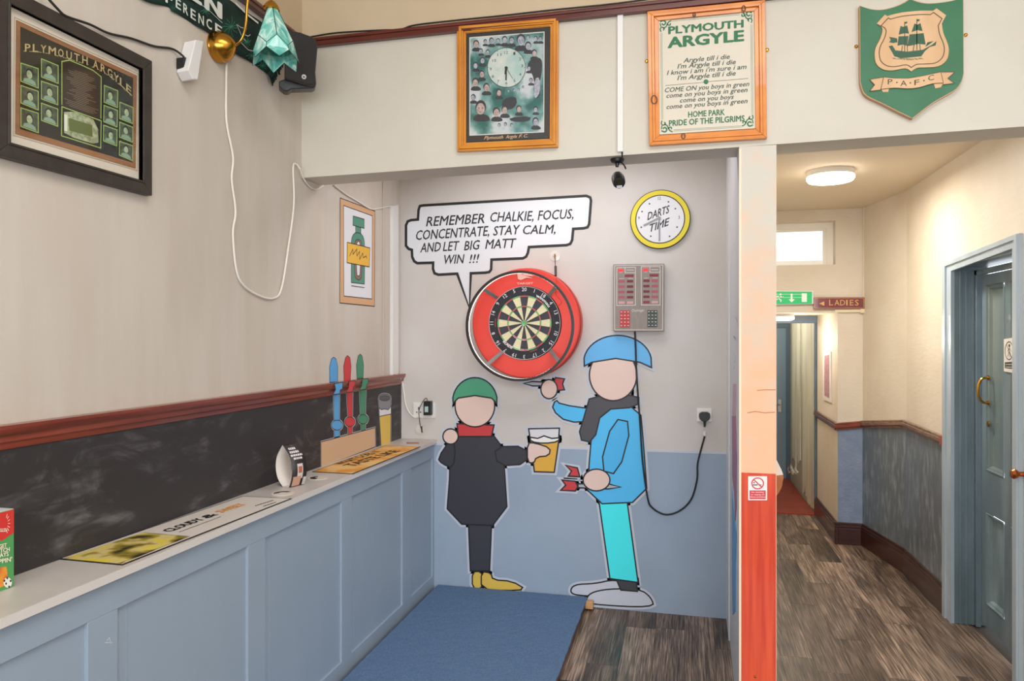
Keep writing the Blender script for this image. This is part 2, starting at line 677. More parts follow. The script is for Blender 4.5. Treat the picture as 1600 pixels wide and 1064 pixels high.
# scuffs on the pillar
sc_ = MB()
for a in ([(1168, 645), (1180, 643), (1195, 645), (1211, 644)], [(1183, 610), (1195, 609), (1212, 609)]):
    sc_.stroke(FW, a, 1.3, .0006)
sc_.build('scuff', mat('rust scuff', 'C47A50', .7), pilw)

# ceilings
struct('ceiling', MB().box((XL - .1, -3, 3.9), (4.1, YF, 4.0)), mat('ceiling paint', 'E0DBD2', .8))
struct('ceiling_alcove', MB().box((XL, BT, 2.95), (.374, YB + .1, 3.05)), M_alc)
struct('ceiling_corridor', MB().box((.374, BT, 2.71), (1.9, 6.45, 2.8)), mat('corridor ceiling paint', 'DCCDB6', .7))
# corridor walls
struct('wall_corridor_left', MB().box((.274, YB + .1, 0), (.374, 9.1, 2.75)), M_cor)
WT = .22
wr = MB()
wr.box((1.53, 4.83, 0), (1.75, 5.633, 2.75))
wr.prism([Vector((1.53, 5.633, 2.75)), Vector((1.75, 5.633, 2.75)), Vector((1.62, 6.316, 2.75)), Vector((1.39, 6.316, 2.75))], (0, 0, -2.75))
struct('wall_right', wr, M_cor)
struct('wall_right_near', MB().box((1.53, BT, 0), (1.75, 3.86, 2.75)), M_cor)
struct('wall_right_lintel', MB().box((1.53, 3.86, 2.105), (1.75, 4.83, 2.75)), M_cor)
# end wall with the window, low opening below it
WX0, WX1 = .62, at(WW, 1305.5, 380).x
WZ0, WZ1 = at(WW, 1300, 413).z, at(WW, 1300, 344.5).z
we = MB()
ZL = at(WW, 1300, 488).z
we.box((.374, 6.31, ZL), (1.62, 6.50, WZ0))
we.box((.374, 6.31, WZ1), (1.62, 6.50, 2.75))
we.box((.374, 6.31, WZ0), (WX0, 6.50, WZ1))
we.box((WX1, 6.31, WZ0), (1.62, 6.50, WZ1))
we.box((1.205, 6.31, 0), (1.62, 6.50, ZL))
struct('wall_end', we, M_cor)
struct('wall_lobby', MB().box((1.205, 6.50, 0), (1.4, 7.33, ZL + .1)), M_cor)
struct('ceiling_lobby', MB().box((.374, 6.50, ZL), (1.4, 7.33, ZL + .12)), mat('lobby ceiling', 'D8C7AC', .7))
# outer shell of the bar room behind the camera
struct('wall_right_main', MB().box((4.0, -3, 0), (4.1, BT, 3.9)), M_wall_front)
rear = MB()
rear.box((XL, -3.1, 0), (4, -3, 1.05)).box((XL, -3.1, 2.75), (4, -3, 3.9))
for a, b in ((XL, -1.6), (-.2, .4), (1.8, 2.4), (3.8, 4.0)):
    rear.box((a, -3.1, 1.05), (b, -3, 2.75))
struct('wall_rear', rear, M_wall_front)

# low lower walls of the corridor painted blue
M_slate = mat('scuffed slate paint', '5F6A74', .35, '8A96A0', 26, vec=(1, 1, .3), detail=6, lo=.48, hi=.74, bump=.6, bscale=40, bvec=(1, 1, .5), coat=.15)
M_emb = mat('embossed blue paint', '8391AA', .45, '7887A1', 10, bump=1, bscale=60, bdist=.004)


def quad_strip(pl, a, b, c, d, off, th, m, name, parent=None, **k):
    o = MB().poly(pl, [a, b, c, d], off, th).build(name, m, parent, **k)
    if parent is None: o['kind'] = 'structure'
    return o


def vplane(p, q):
    d = Vector((q[0] - p[0], q[1] - p[1], 0)).normalized()
    n = Vector((-d.y, d.x, 0))
    if n.dot(CAM - Vector((p[0], p[1], 1.67))) < 0: n = -n
    return Plane((p[0], p[1], 0), n)


# corridor's right wall polyline in plan (far to near)
Q0, Q1, Q2, Q3, Q4 = (1.205, 7.27), (1.205, 6.31), (1.39, 6.31), (1.52, 5.63), (1.53, 4.83)
segs = [(Q0, Q1), (Q1, Q2), (Q2, Q3), (Q3, Q4)]
rail_z = [(.985, .975), (.975, 1.0), (1.0, 1.085), (1.085, 1.075)]


def along(name, p, q, z0, z1, dz, th, m, bev=.004, prof=None):
    """a moulding on the wall line p-q, top heights z0,z1, height dz, with a stepped profile"""
    pl = vplane(p, q)
    mb = MB()
    for (k0, k1, t) in (prof or ((0, 1, 1),)):
        pts = []
        for (pp, zz) in ((p, z0), (q, z1)):
            pts.append(Vector((pp[0], pp[1], zz - dz * k0)) + pl.n * th * t)
        for (pp, zz) in ((q, z1), (p, z0)):
            pts.append(Vector((pp[0], pp[1], zz - dz * k1)) + pl.n * th * t)
        mb.prism(pts, -pl.n * th * t)
    o = mb.build(name, m, None, bevel=bev)
    o['kind'] = 'structure'
    return o


def ext(p, q, a, b):
    d = Vector((q[0] - p[0], q[1] - p[1])).normalized()
    return (p[0] - d.x * a, p[1] - d.y * a), (q[0] + d.x * b, q[1] + d.y * b)


RP = ((0, .25, .75), (.25, .7, 1), (.7, 1, .6))
for i, (p, q) in enumerate(segs):
    e0, e1 = ((0, .028) if i == 0 else (.028, 0) if i == 1 else (0, 0))
    p2, q2 = ext(p, q, e0, e1)
    along('trim_%d' % (i + 2), p2, q2, rail_z[i][0], rail_z[i][1], .058, .03, M_dado if i == 1 else mat('worn brown rail', '5A4138', .3, '8A6A58', 16, vec=(1, 1, 4), coat=.2) if i > 1 else M_dado2, prof=RP)
    along('baseboard_%s' % ('lobby', 'pillar', 'right_far', 'right')[i], p2, q2, .175, .175, .175, .022, M_base, prof=((0, .12, .5), (.12, .25, .8), (.25, 1, 1)))
    if i > 0:
        pl = vplane(p, q)
        m = M_emb if i == 1 else M_slate
        pts = [Vector((p[0], p[1], .17)), Vector((q[0], q[1], .17)), Vector((q[0], q[1], rail_z[i][1] - .03)), Vector((p[0], p[1], rail_z[i][0] - .03))]
        o = MB().prism([v + pl.n * .002 for v in pts], -pl.n * .002).build('wall_lower', m)
        o.name = 'wall_lower_%s' % ('', 'pillar', 'right_far', 'right')[i]
        o['kind'] = 'structure'
# bare rail end next to the door
e_ = MB().box((1.495, 4.83, 1.02), (1.53, 4.85, 1.078)).build('trim_6', mat('bare red wood end', '9A4A30', .5), None, bevel=.003)
e_['kind'] = 'structure'

# picture rails
struct('trim_7', MB().prism([Vector((XL, YF - .03, 3.079)), Vector((4, YF - .03, 3.095)), Vector((4, YF - .03, 3.137)), Vector((XL, YF - .03, 3.121))], (0, .03, 0))
       .prism([Vector((XL, YF - .038, 3.102)), Vector((4, YF - .038, 3.118)), Vector((4, YF - .038, 3.133)), Vector((XL, YF - .038, 3.117))], (0, .038, 0)), mat('deep red varnish', '4E1A14', .3, '64261C', 10, vec=(.3, .3, 3), coat=.3), bevel=.004)
struct('trim_8', MB().box((XL, -3, 3.085), (XL + .03, YF - .038, 3.127)).box((XL, -3, 3.105), (XL + .038, YF - .038, 3.12)), M_dado2, bevel=.004)
# dado rail on the left wall
dr = MB()
dp = [(0, 1.362), (.014, 1.362), (.018, 1.378), (.026, 1.384), (.026, 1.398), (.036, 1.408), (.040, 1.42), (.040, 1.430), (0, 1.430)]
n_ = len(dp)
vs = [(XL + a, -1, z) for a, z in dp] + [(XL + a, YB - .001, z) for a, z in dp]
dr.add(vs, [tuple(range(n_)), tuple(range(2 * n_ - 1, n_ - 1, -1))] + [(i, (i + 1) % n_, (i + 1) % n_ + n_, i + n_) for i in range(n_)])
struct('trim_9', dr, M_dado)

# ------------------------------------------------------------------ window_1
wn = MB()
wy = 6.44
wn.box((WX0, wy - .03, WZ0), (WX0 + .045, wy + .04, WZ1)).box((WX1 - .05, wy - .03, WZ0), (WX1, wy + .04, WZ1))
wn.box((WX0 + .045, wy - .03, WZ0), (WX1 - .05, wy + .04, WZ0 + .012)).box((WX0 + .045, wy - .03, WZ1 - .045), (WX1 - .05, wy + .04, WZ1))
wn.box((WX1 - .075, wy - .015, WZ0 + .012), (WX1 - .05, wy + .02, WZ1 - .045)).box((WX0 + .045, wy - .015, WZ1 - .065), (WX1 - .075, wy + .02, WZ1 - .045))
wo = struct('window_1', wn, mat('white window paint', 'EDE8DC', .4))


def glass_mat():
    q = NT('window glass')
    tr = q.n('ShaderNodeBsdfTransparent')
    gl = q.n('ShaderNodeBsdfGlossy', Roughness=.05)
    mx = q.n('ShaderNodeMixShader')
    mx.inputs[0].default_value = .025
    q.l(tr.outputs[0], mx.inputs[1])
    q.l(gl.outputs[0], mx.inputs[2])
    q.l(mx.outputs[0], q.t.nodes['Material Output'].inputs['Surface'])
    return q.m


M_glass = glass_mat()
MB().box((WX0 + .045, wy, WZ0 + .012), (WX1 - .075, wy + .004, WZ1 - .065)).build('pane', M_glass, wo)

# ------------------------------------------------------------------ door_1 on the right of the corridor
d1 = MB()
zz = zm(1460, 340, 4.836)
# casing on the wall: left leg, head, right leg
TLo, TLi = (1479.5, 411), (1491, 424)
yl, yr = at(RW, 1479.5, 600).y, at(RW, 1598.5, 600).y
yli, yri = at(RW, 1491, 600).y, at(RW, 1588, 600).y
ztl, ztr = at(RW, 1479.5, 411).z, at(RW, 1597.5, 364.4).z
zil, zir = at(RW, 1492, 423).z, at(RW, 1588, 388).z


def cpoly(mb, off, pts):
    mb.prism([Vector((1.53 - off, y, z)) for y, z in pts], (off if off < .02 else .0101, 0, 0))


for off, k in ((.018, 1.0), (.028, .42)):
    # k: share of the casing width, from the outer edge
    li, ri = yl + (yli - yl) * k, yr + (yri - yr) * k
    zl_, zr_ = ztl + (zil - ztl) * k, ztr + (zir - ztr) * k
    e = 0 if k == 1 else .0025
    cpoly(d1, off, [(yl - e, 0), (yl - e, ztl - e), (li, zl_), (li, 0)])
    cpoly(d1, off, [(yr + e, 0), (yr + e, ztr - e), (ri, zr_), (ri, 0)])
    cpoly(d1, off, [(yl - e, ztl - e), (yr + e, ztr - e), (ri, zr_), (li, zl_)])
door1 = struct('door_1', d1, M_casing)
# jambs inside the opening
jb = MB()
jb.box((1.53, yli - .0, 0), (1.70, yl - .001, min(zil + .03, 2.1045)))
jb.box((1.531, 3.861, 0), (1.70, yri, 2.1045))
jb.box((1.53, yri, (zil + zir) / 2 - .0), (1.70, yli, 2.1045))
for xx in (1.555, 1.585, 1.62):
    jb.box((xx, yli - .006, 0), (xx + .014, yli, zil))
jb.box((1.635, yli - .03, 0), (1.66, yli, zil)).box((1.635, yri, zil - .03), (1.66, yli, zil))
jb.build('door_jamb', M_door, door1, bevel=.002)
# leaf with four panels
leaf = MB()
LX = 1.662
yA, yB_ = yri + .004, yli - .032
zb, zt = .035, zil - .032
pys = sorted([at(DP, 1541, 600).y, at(DP, 1569, 600).y])
pys2 = [at(DP, 1580, 600).y, yA + .09]
pys2.sort()
rows = [(at(DP, 1555, 956).z, at(DP, 1555, 808).z), (at(DP, 1555, 741).z, at(DP, 1555, 443).z)]
ys_ = [yA, pys2[0], pys2[1], pys[0], pys[1], yB_]
zs_ = [zb, rows[0][0], rows[0][1], rows[1][0], rows[1][1], zt]
for i in range(5):
    for j in range(5):
        isp = i in (1, 3) and j in (1, 3)
        if i in (1, 3) and not isp:
            leaf.box((LX, ys_[i], zs_[j]), (LX + .035, ys_[i + 1], zs_[j + 1]))
for i in (0, 2, 4):
    leaf.box((LX, ys_[i], zb), (LX + .035, ys_[i + 1], zt))
leafo = leaf.build('door_leaf', M_door, door1)
for i in (1, 3):
    for j in (1, 3):
        y0, y1, z0, z1 = ys_[i], ys_[i + 1], zs_[j], zs_[j + 1]
        pm = MB()
        O = [(y0, z0), (y1, z0), (y1, z1), (y0, z1)]

        def ringv(d, xx):
            return [Vector((xx, y0 + d, z0 + d)), Vector((xx, y1 - d, z0 + d)), Vector((xx, y1 - d, z1 - d)), Vector((xx, y0 + d, z1 - d))]
        rings = [ringv(0, LX - .004), ringv(.006, LX - .006), ringv(.012, LX + .004), ringv(.02, LX + .006), ringv(.03, LX + .02)]
        vs = [v for r in rings for v in r]
        fs = []
        for k in range(len(rings) - 1):
            for e in range(4):
                fs.append((k * 4 + e, k * 4 + (e + 1) % 4, k * 4 + 4 + (e + 1) % 4, k * 4 + 4 + e))
        fs.append(tuple(range(len(vs) - 4, len(vs))))
        pm.add(vs, fs)
        pm.build('door_panel', mat('weathered panel paint', '6B7F83', .35, '8A9CA3', 9, vec=(1, 1, .3), lo=.4, hi=.7) if j == 1 else mat('glossy panel paint', '62757A', .25, '7B8784', 4, vec=(1, 1, .3)), leafo)
# pull handle, lock, small plate
hy = at(DP, 1538, 600, .02).y
hz0, hz1 = at(DP, 1536, 629, .02).z, at(DP, 1536, 590, .02).z
hp = [(LX - .004, hy, hz0), (LX - .03, hy, hz0 + .004), (LX - .048, hy, hz0 + .03), (LX - .055, hy, (hz0 + hz1) / 2), (LX - .048, hy, hz1 - .03), (LX - .03, hy, hz1 - .004), (LX - .004, hy, hz1)]
MB().tube(spline(hp, 5), .007, 8).lathe([(.014, 0), (.013, .006), (.0, .008)], (LX, hy, hz0), (-1, 0, 0), 14).lathe([(.014, 0), (.013, .006), (.0, .008)], (LX, hy, hz1), (-1, 0, 0), 14).build('door_handle', M_brass, leafo, smooth=True)
MB().lathe([(.017, 0), (.016, .006), (.006, .007), (0, .004)], (LX, hy, at(DP, 1536, 660).z), (-1, 0, 0), 16).build('door_lock', M_brass, leafo, smooth=True)

# ------------------------------------------------------------------ far doorway and passage
ZD = at(Plane((0, 7.27, 0), (0, -1, 0)), 1250, 505).z
FD = Plane((0, 7.25, 0), (0, -1, 0))
xr0, xr1 = at(FD, 1276, 650).x, 1.205
fr = MB()
fr.box((xr0, 7.24, 0), (xr1, 7.33, ZL)).box((.374, 7.24, ZD), (xr0, 7.33, ZL)).box((xr0 - .014, 7.27, 0), (xr0, 7.31, ZD))
door2 = struct('door_2', fr, mat('dark slate frame', '5E6E7B', .4, '66788A', 5), bevel=.003)
MB().box((.374, 7.26, -.12), (1.2, 9.2, -.002)).build('floor_passage', mat('red brown lino', '7A2E1C', .5, '8C3A24', 6))['kind'] = 'structure'
MB().box((.374, 7.25, -.006), (xr0, 7.30, .010)).build('threshold', mat('red lino edge', '983624', .5), door2)
struct('wall_passage_upper', MB().box((.374, 7.33, 2.3), (1.4, 9.3, 2.4)), M_cor)
struct('wall_passage_end', MB().box((.274, 9.1, -.1), (1.5, 9.2, 2.35)), mat('passage end', 'C8C6B4', .6))
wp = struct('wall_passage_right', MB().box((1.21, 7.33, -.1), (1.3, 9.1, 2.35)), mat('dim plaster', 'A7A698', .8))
# cladding boards on it, broken at the foot
PR = Plane((1.2, 0, 0), (-1, 0, 0))
M_bd = mat('pale green white boards', 'D5D6C5', .5, 'B9B59C', 9, vec=(1, 1, .15), lo=.45, hi=.75)
bys = [at(PR, u, 650).y for u in (1237, 1243.5, 1250, 1253.5, 1261, 1271.5)]
rnd = random.Random(5)
for i in range(len(bys) - 1):
    y1, y0 = bys[i], bys[i + 1]
    if i == 2: continue
    foot = [.16, .26, 0, .02, .0][i]
    pts = [Vector((1.2, y0 + .004, 2.3)), Vector((1.2, y1 - .004, 2.3))]
    m = 7
    for k in range(m + 1):
        t = k / m
        pts.append(Vector((1.2, y1 - .004 - (y1 - y0 - .008) * t, foot + (rnd.random() * .16 if foot else rnd.random() * .03))))
    MB().prism(pts, (.012, 0, 0)).build('board', M_bd, wp)
spl = MB()
for k in range(9):
    u = 1232 + k * 1.9
    a = at(PR, u, 742 - rnd.random() * 5, .01)
    b = at(PR, u + rnd.uniform(-4, 3), 722 + rnd.random() * 8, .03)
    spl.tube([a, (a + b) / 2 + Vector((-.01, 0, 0)), b], [.008, .006, .001], 5)
tag(spl.build('splinter_heap', mat('splintered white wood', 'E4E0D4', .7)), 'splintered white wood at the rotten foot of the boards in the far passage', 'debris')
# blue leaf of the far door with lever handle
FE = Plane((0, 9.08, 0), (0, -1, 0))
zdt, zdb = at(FE, 1225, 512).z, 0.0
d3 = MB()
d3.box((at(FE, 1228, 600).x, 9.05, 0), (at(FE, 1237, 600).x, 9.1, zdt + .05)).box((.4, 9.05, zdt), (at(FE, 1228, 600).x, 9.1, zdt + .05))
door3 = struct('door_3', d3, mat('blue far frame', '4E6173', .4), bevel=.003)
MB().box((.4, 9.075, 0), (at(FE, 1228, 600).x, 9.1, zdt)).build('door_leaf', mat('blue far leaf', '6E8799', .4), door3)
hx = at(FE, 1218, 632)
MB().box((hx.x - .02, 9.065, hx.z - .09), (hx.x + .02, 9.075, hx.z + .06)).build('handle_plate', M_chrome, door3, bevel=.002)
MB().tube([(hx.x, 9.065, hx.z), (hx.x, 9.03, hx.z), (hx.x - .05, 9.02, hx.z)], .008, 8).build('lever_handle', M_chrome, door3, smooth=True)

# ================================================================== THINGS


def bx(pl, quad, off, th, name, m, parent, **k):
    return MB().poly(pl, quad, off, th).build(name, m, parent, **k)


def frame4(pl, outer, inner, H, steps, m, parent, name='frame_rail'):
    O = [at(pl, u, v, H) for u, v in outer]
    I = [at(pl, u, v, H) for u, v in inner]
    for i in range(4):
        j = (i + 1) % 4
        mb = MB()
        for t0, t1, h in steps:
            a, b = O[i].lerp(I[i], t0), O[j].lerp(I[j], t0)
            c, d = O[j].lerp(I[j], t1), O[i].lerp(I[i], t1)
            sh = -pl.n * H * (1 - h)
            mb.prism([a + sh, b + sh, c + sh, d + sh], -pl.n * (H * h))
        mb.build(name, m, parent, bevel=.0015)


def bars(mb, pl, rows, off, rnd=random.Random(4), mi=0):
    """tiny unreadable printed lines: rows = (x0,y0,x1,y1,height_px)"""
    for x0, y0, x1, y1, h in rows:
        x = x0
        while x < x1:
            wl = rnd.uniform(h * .8, h * 2.6)
            xe = min(x + wl, x1)
            f0, f1 = (x - x0) / (x1 - x0), (xe - x0) / (x1 - x0)
            ya, yb = y0 + (y1 - y0) * f0, y0 + (y1 - y0) * f1
            mb.poly(pl, [(x, ya - h), (xe, yb - h), (xe, yb), (x, ya)], off, .0003, mi)
            x = xe + h * .5


def decal(name, label, cat, pl, shapes, halo=None, hw=8, ow=2.4, extra=None, group=None, base=.0036, back=.0005):
    allp = [p for s in shapes for p in s[2]]
    us = [p[0] for p in allp]; vs_ = [p[1] for p in allp]
    root = thing(name, at(pl, sum(us) / len(us), max(vs_)), label, cat, group)
    if halo:
        h = MB()
        for s in shapes:
            h.stroke(pl, s[2], hw, base - .0006, True)
        h.build('white_border', flat(halo), root)
    ol = MB()
    for i, s in enumerate(shapes):
        off = base + i * .00025
        MB().poly(pl, s[2], off, off - back).build(s[0], flat(s[1]), root)
        if len(s) < 4 or s[3]:
            ol.stroke(pl, s[2], ow if len(s) < 4 else s[3], off + .0001, True)
    for i, e in enumerate(extra or []):
        ol.stroke(pl, e[0], e[1], base + len(shapes) * .00025 + .0003, False)
    if ol.v:
        ol.build('outline', flat('1B191C'), root)
    return root


# ------------------------------------------------------------------ panelling, shelf, chalkboard
XP = -1.590
PP = Plane((XP, 0, 0), (1, 0, 0))
panel = thing('wall_panelling', (XP - .02, 2.9, 0), 'blue-grey painted panelling boxing under the long shelf', 'panelling')
PB = Plane((XP - .014, 0, 0), (1, 0, 0))
edges = [(None, 137), (184, 387.5), (415, 534), (549.6, 629), (642, 676)]
ye = []
for a, b in edges:
    ye.append((at(PP, a, 900).y if a else .35, at(PP, b, 900).y))
zt_, zb_ = .888, .121
MB().box((XP - .2, -.5, .0), (XP - .014, YB, .98)).build('backing_board', M_pan, panel)
MB().box((XP - .014, -.5, zt_), (XP, YB, .983)).build('top_rail', M_pan, panel, bevel=.0015)
MB().box((XP - .014, -.5, .0), (XP, YB, zb_)).build('bottom_rail', M_pan, panel, bevel=.0015)
ylast = -.5
for i, (a, b) in enumerate(ye + [(YB, YB)]):
    if a - ylast > .003:
        MB().box((XP - .014, ylast, zb_), (XP, a, zt_)).build('stile', M_pan, panel, bevel=.0015)
    ylast = b
for i, (a, b) in enumerate(ye):
    # thin bead around each flat panel
    MB().box((XP - .014, a, zb_), (XP - .011, b, zt_)).build('flat_panel', M_pan, panel)
    MB().box((XP - .014, a + .045, zb_ + .001), (XP - .0095, a + .047, zt_ - .001)).build('panel_seam', M_pan, panel)
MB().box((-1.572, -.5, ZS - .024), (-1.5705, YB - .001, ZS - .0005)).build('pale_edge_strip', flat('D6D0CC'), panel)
chip = MB()
chip.stroke(PP, [(167, 1001), (171, 996), (173, 1006)], 1.6, .0006).stroke(PP, [(164, 1004), (176, 1004)], 1.2, .0006)
chip.build('paint_chip', flat('C8D2DA'), panel)

sh = MB().box((XL, -.5, ZS - .024), (-1.572, YB - .001, ZS)).build('long_shelf', M_shelf, None, bevel=.002)
tag(sh, 'long pale grey laminate shelf along the blackboard', 'shelf')


def chalk_mat():
    q = NT('chalkboard')
    geo = q.n('ShaderNodeNewGeometry')
    mp = q.n('ShaderNodeMapping')
    mp.inputs['Scale'].default_value = (1, .75, 1.5)
    mp.inputs['Rotation'].default_value = (.25, 0, 0)
    q.l(geo.outputs['Position'], mp.inputs['Vector'])
    n1 = q.n('ShaderNodeTexNoise', Scale=3.2, Detail=7, Distortion=1.4, Roughness=.62)
    q.l(mp.outputs[0], n1.inputs['Vector'])
    mp2 = q.n('ShaderNodeMapping')
    mp2.inputs['Scale'].default_value = (1, 1.2, 6)
    mp2.inputs['Rotation'].default_value = (.35, 0, 0)
    q.l(geo.outputs['Position'], mp2.inputs['Vector'])
    n2 = q.n('ShaderNodeTexNoise', Scale=5, Detail=5, Distortion=.8)
    q.l(mp2.outputs[0], n2.inputs['Vector'])
    m1 = q.n('ShaderNodeMapRange')
    m1.inputs['From Min'].default_value = .50
    m1.inputs['From Max'].default_value = .95
    q.l(n1.outputs[0], m1.inputs['Value'])
    m2 = q.n('ShaderNodeMapRange')
    m2.inputs['From Min'].default_value = .42
    m2.inputs['From Max'].default_value = .8
    q.l(n2.outputs[0], m2.inputs['Value'])
    ml = q.n('ShaderNodeMath', _operation='MULTIPLY')
    q.l(m1.outputs[0], ml.inputs[0])
    q.l(m2.outputs[0], ml.inputs[1])
    ad = q.n('ShaderNodeMath', _operation='MULTIPLY_ADD')
    q.l(ml.outputs[0], ad.inputs[0])
    ad.inputs[1].default_value = 1.5
    ad.use_clamp = True
    m4 = q.n('ShaderNodeMath', _operation='MULTIPLY')
    q.l(m1.outputs[0], m4.inputs[0])
    m4.inputs[1].default_value = .10
    q.l(m4.outputs[0], ad.inputs[2])
    mx = q.n('ShaderNodeMix', _data_type='RGBA')
    mx.inputs[6].default_value = lin('2F2C2D')
    mx.inputs[7].default_value = lin('98969B')
    q.l(ad.outputs[0], mx.inputs[0])
    q.l(mx.outputs[2], q.b.inputs['Base Color'])
    q.b.inputs['Roughness'].default_value = .55
    return q.m


cb = MB().box((XL + .0005, -1, ZS + .001), (XL + .010, YB - .002, 1.361)).build('blackboard', chalk_mat())
tag(cb, 'long chalk-smeared blackboard between brown dado rail and shelf', 'blackboard')

# ------------------------------------------------------------------ dart platform with blue carpet
M_carpet = mat('blue carpet', '5D7A9E', .95, '7089AA', 90, detail=3, bump=1, bscale=260, bdist=.006, lo=.3, hi=.7, spec=.1)
pf = thing('dart_platform', (-1.07, 3.4, 0), 'low raised throwing platform with blue carpet before the dartboard wall', 'platform')
MB().box((-1.545, 2.3, .012), (-.592, YB - .02, .052)).build('board', mat('brown ply edge', '7A4A34', .6, '5E3426', 12, vec=(1, .2, 4)), pf, bevel=.002)
mb = MB()
nx, ny = 30, 70
x0, x1, y0, y1 = -1.558, -.586, 2.28, YB - .012
rnd = random.Random(9)
vs = []
for j in range(ny + 1):
    for i in range(nx + 1):
        ex = rnd.uniform(-.003, .003) if i in (0, nx) else 0
        vs.append((x0 + (x1 - x0) * i / nx + ex, y0 + (y1 - y0) * j / ny, .064 + rnd.uniform(-.0012, .0012)))
fs = [(j * (nx + 1) + i, j * (nx + 1) + i + 1, (j + 1) * (nx + 1) + i + 1, (j + 1) * (nx + 1) + i) for j in range(ny) for i in range(nx)]
b0 = len(vs)
vs += [(a, b, .052) for a, b, c in vs]
per = [(i, i + 1) for i in range(nx)] + [(j * (nx + 1) + nx, (j + 1) * (nx + 1) + nx) for j in range(ny)] + \
      [(ny * (nx + 1) + i + 1, ny * (nx + 1) + i) for i in range(nx)] + [((j + 1) * (nx + 1), j * (nx + 1)) for j in range(ny)]
fs += [(b, a, a + b0, b + b0) for a, b in per]
mb.add(vs, fs)
mb.build('carpet', M_carpet, pf)
MB().box((-.592, YB - .07, .012), (-.545, YB - .022, .052)).build('batten', mat('raw pine', 'D9A877', .6, 'C89563', 20, vec=(.2, 1, 3)), pf, bevel=.002)
for xx in (-1.5, -1.07, -.66):
    MB().box((xx - .02, 2.3, 0), (xx + .02, YB - .03, .012)).build('runner', flat('6B4330'), pf)

# ------------------------------------------------------------------ dartboard, surround, light ring
BD = Plane((0, 4.335, 0), (0, -1, 0))
bc = at(BD, 819.3, 504.8)
R = .2255
sr = thing('dartboard_surround', (bc.x, YB, bc.z), 'round red foam surround ring round the dartboard', 'surround')
M_redfoam = mat('red foam', 'EA473A', .45, 'E23D30', 4)
sf = MB()
so, si = .338, .2275
sf.lathe([(si, .0), (so - .006, 0), (so, -.005), (so, -.03)], (bc.x + .004, 4.338, bc.z), (0, -1, 0), 72)
sf.lathe([(so + .001, -.028), (so + .001, -.13), (si, -.13), (si, 0)], (bc.x + .004, 4.338, bc.z), (0, -1, 0), 72)
sf.f = [f for f in sf.f if len(f) == 4]
sf.m = [0] * len(sf.f)
sf.build('foam_ring', M_redfoam, sr, smooth=True)
tr_ = MB().lathe([(so + .0015, -.034), (so + .003, -.034), (so + .003, -.040), (so + .0015, -.040)], (bc.x + .004, 4.338, bc.z), (0, -1, 0), 72)
tr_.f = [f for f in tr_.f if len(f) == 4]; tr_.m = [0] * len(tr_.f)
tr_.build('edge_line', flat('7C1B1B'), sr)
tx = MB()
tx.line(BD, (807.5, 444.5), (833, 444), 3.2, 'TARGET', .0006, bold=.02)
zt7 = zm(720, 400, 5.065)
for p in ([(447, 140), (470, 135), (500, 152), (570, 176), (520, 172), (475, 190), (452, 182)], [(470, 118), (560, 122), (520, 128), (500, 138), (455, 128)],
          [(500, 138), (560, 150), (575, 160), (530, 158), (490, 148)]):
    tx.poly(BD, zt7(*p), .0006, .0004)
tx.build('lettering', flat('F3B9B0'), sr)

db = thing('dartboard', (bc.x, 4.40, bc.z - R), 'round bristle dartboard with white numbers inside the red surround', 'dartboard')
MB().lathe([(R - .003, .002), (R, -.001), (R, -.10), (R - .02, -.13), (0, -.13)], (bc.x, 4.335, bc.z), (0, -1, 0), 72).build('board_body', mat('dartboard black', '26262B', .8, '33333A', 60), db, smooth=True)


def pol(r, a, y=4.3325):
    """a: degrees clockwise from top"""
    t = math.radians(a)
    return Vector((bc.x + r * math.sin(t), y, bc.z + r * math.cos(t)))


seg = MB()
nums = [20, 1, 18, 4, 13, 6, 10, 15, 2, 17, 3, 19, 7, 16, 8, 11, 14, 9, 12, 5]
radii = [(.016, .099, 0), (.099, .107, 1), (.107, .162, 0), (.162, .170, 1)]
for i in range(20):
    for r0, r1, kind in radii:
        a0, a1 = i * 18 - 9, i * 18 + 9
        n = 4
        pts = [pol(r1, a0 + (a1 - a0) * k / n) for k in range(n + 1)] + [pol(r0, a1 - (a1 - a0) * k / n) for k in range(n + 1)]
        mi = (0 if i % 2 == 0 else 1) if not kind else (2 if i % 2 == 0 else 3)
        seg.prism(pts, (0, .0006, 0), mi)
seg.prism([pol(.016, a, 4.3323) for a in range(0, 360, 20)], (0, .0006, 0), 3)
seg.prism([pol(.0064, a, 4.3318) for a in range(0, 360, 30)], (0, .0006, 0), 3)
seg.build('scoring_area', [mat('sisal black', '3A3C44', .9, '474953', 200), mat('sisal cream', 'E4DBB5', .9, 'DCD1A6', 200),
                           mat('sisal red', 'D2605C', .9), mat('sisal green', '6CC07A', .9)], db)
wi = MB()
for r in (.0064, .016, .099, .107, .162, .170):
    wi.tube([pol(r, a, 4.3312) for a in range(0, 361, 10)], .0007, 4, cap=False)
for i in range(20):
    wi.tube([pol(.016, i * 18 + 9, 4.3312), pol(.172, i * 18 + 9, 4.3312)], .0007, 4, cap=False)
wi.build('wire_spider', M_chrome, db)
nm = MB()
for i, n in enumerate(nums):
    s_ = str(n)
    vs_g, fs_g, cap = glyphs(s_, 0, 0.0, 1)
    wd = max(v[0] for v in vs_g) - min(v[0] for v in vs_g)
    h = .023
    wdt = wd / cap * h
    c_ = pol(.207, i * 18, 4.3305)
    t = math.radians(i * 18)
    ax = Vector((math.cos(t), 0, -math.sin(t)))
    up = Vector((math.sin(t), 0, math.cos(t)))
    nm.text(s_, lambda x, y: c_ + ax * (x - .5) * wdt + up * (y - .5) * h)
nm.tube([pol(.2235, a, 4.331) for a in range(0, 361, 6)], .0011, 4, cap=False)
nm.build('number_ring', flat('E8E8EC'), db)


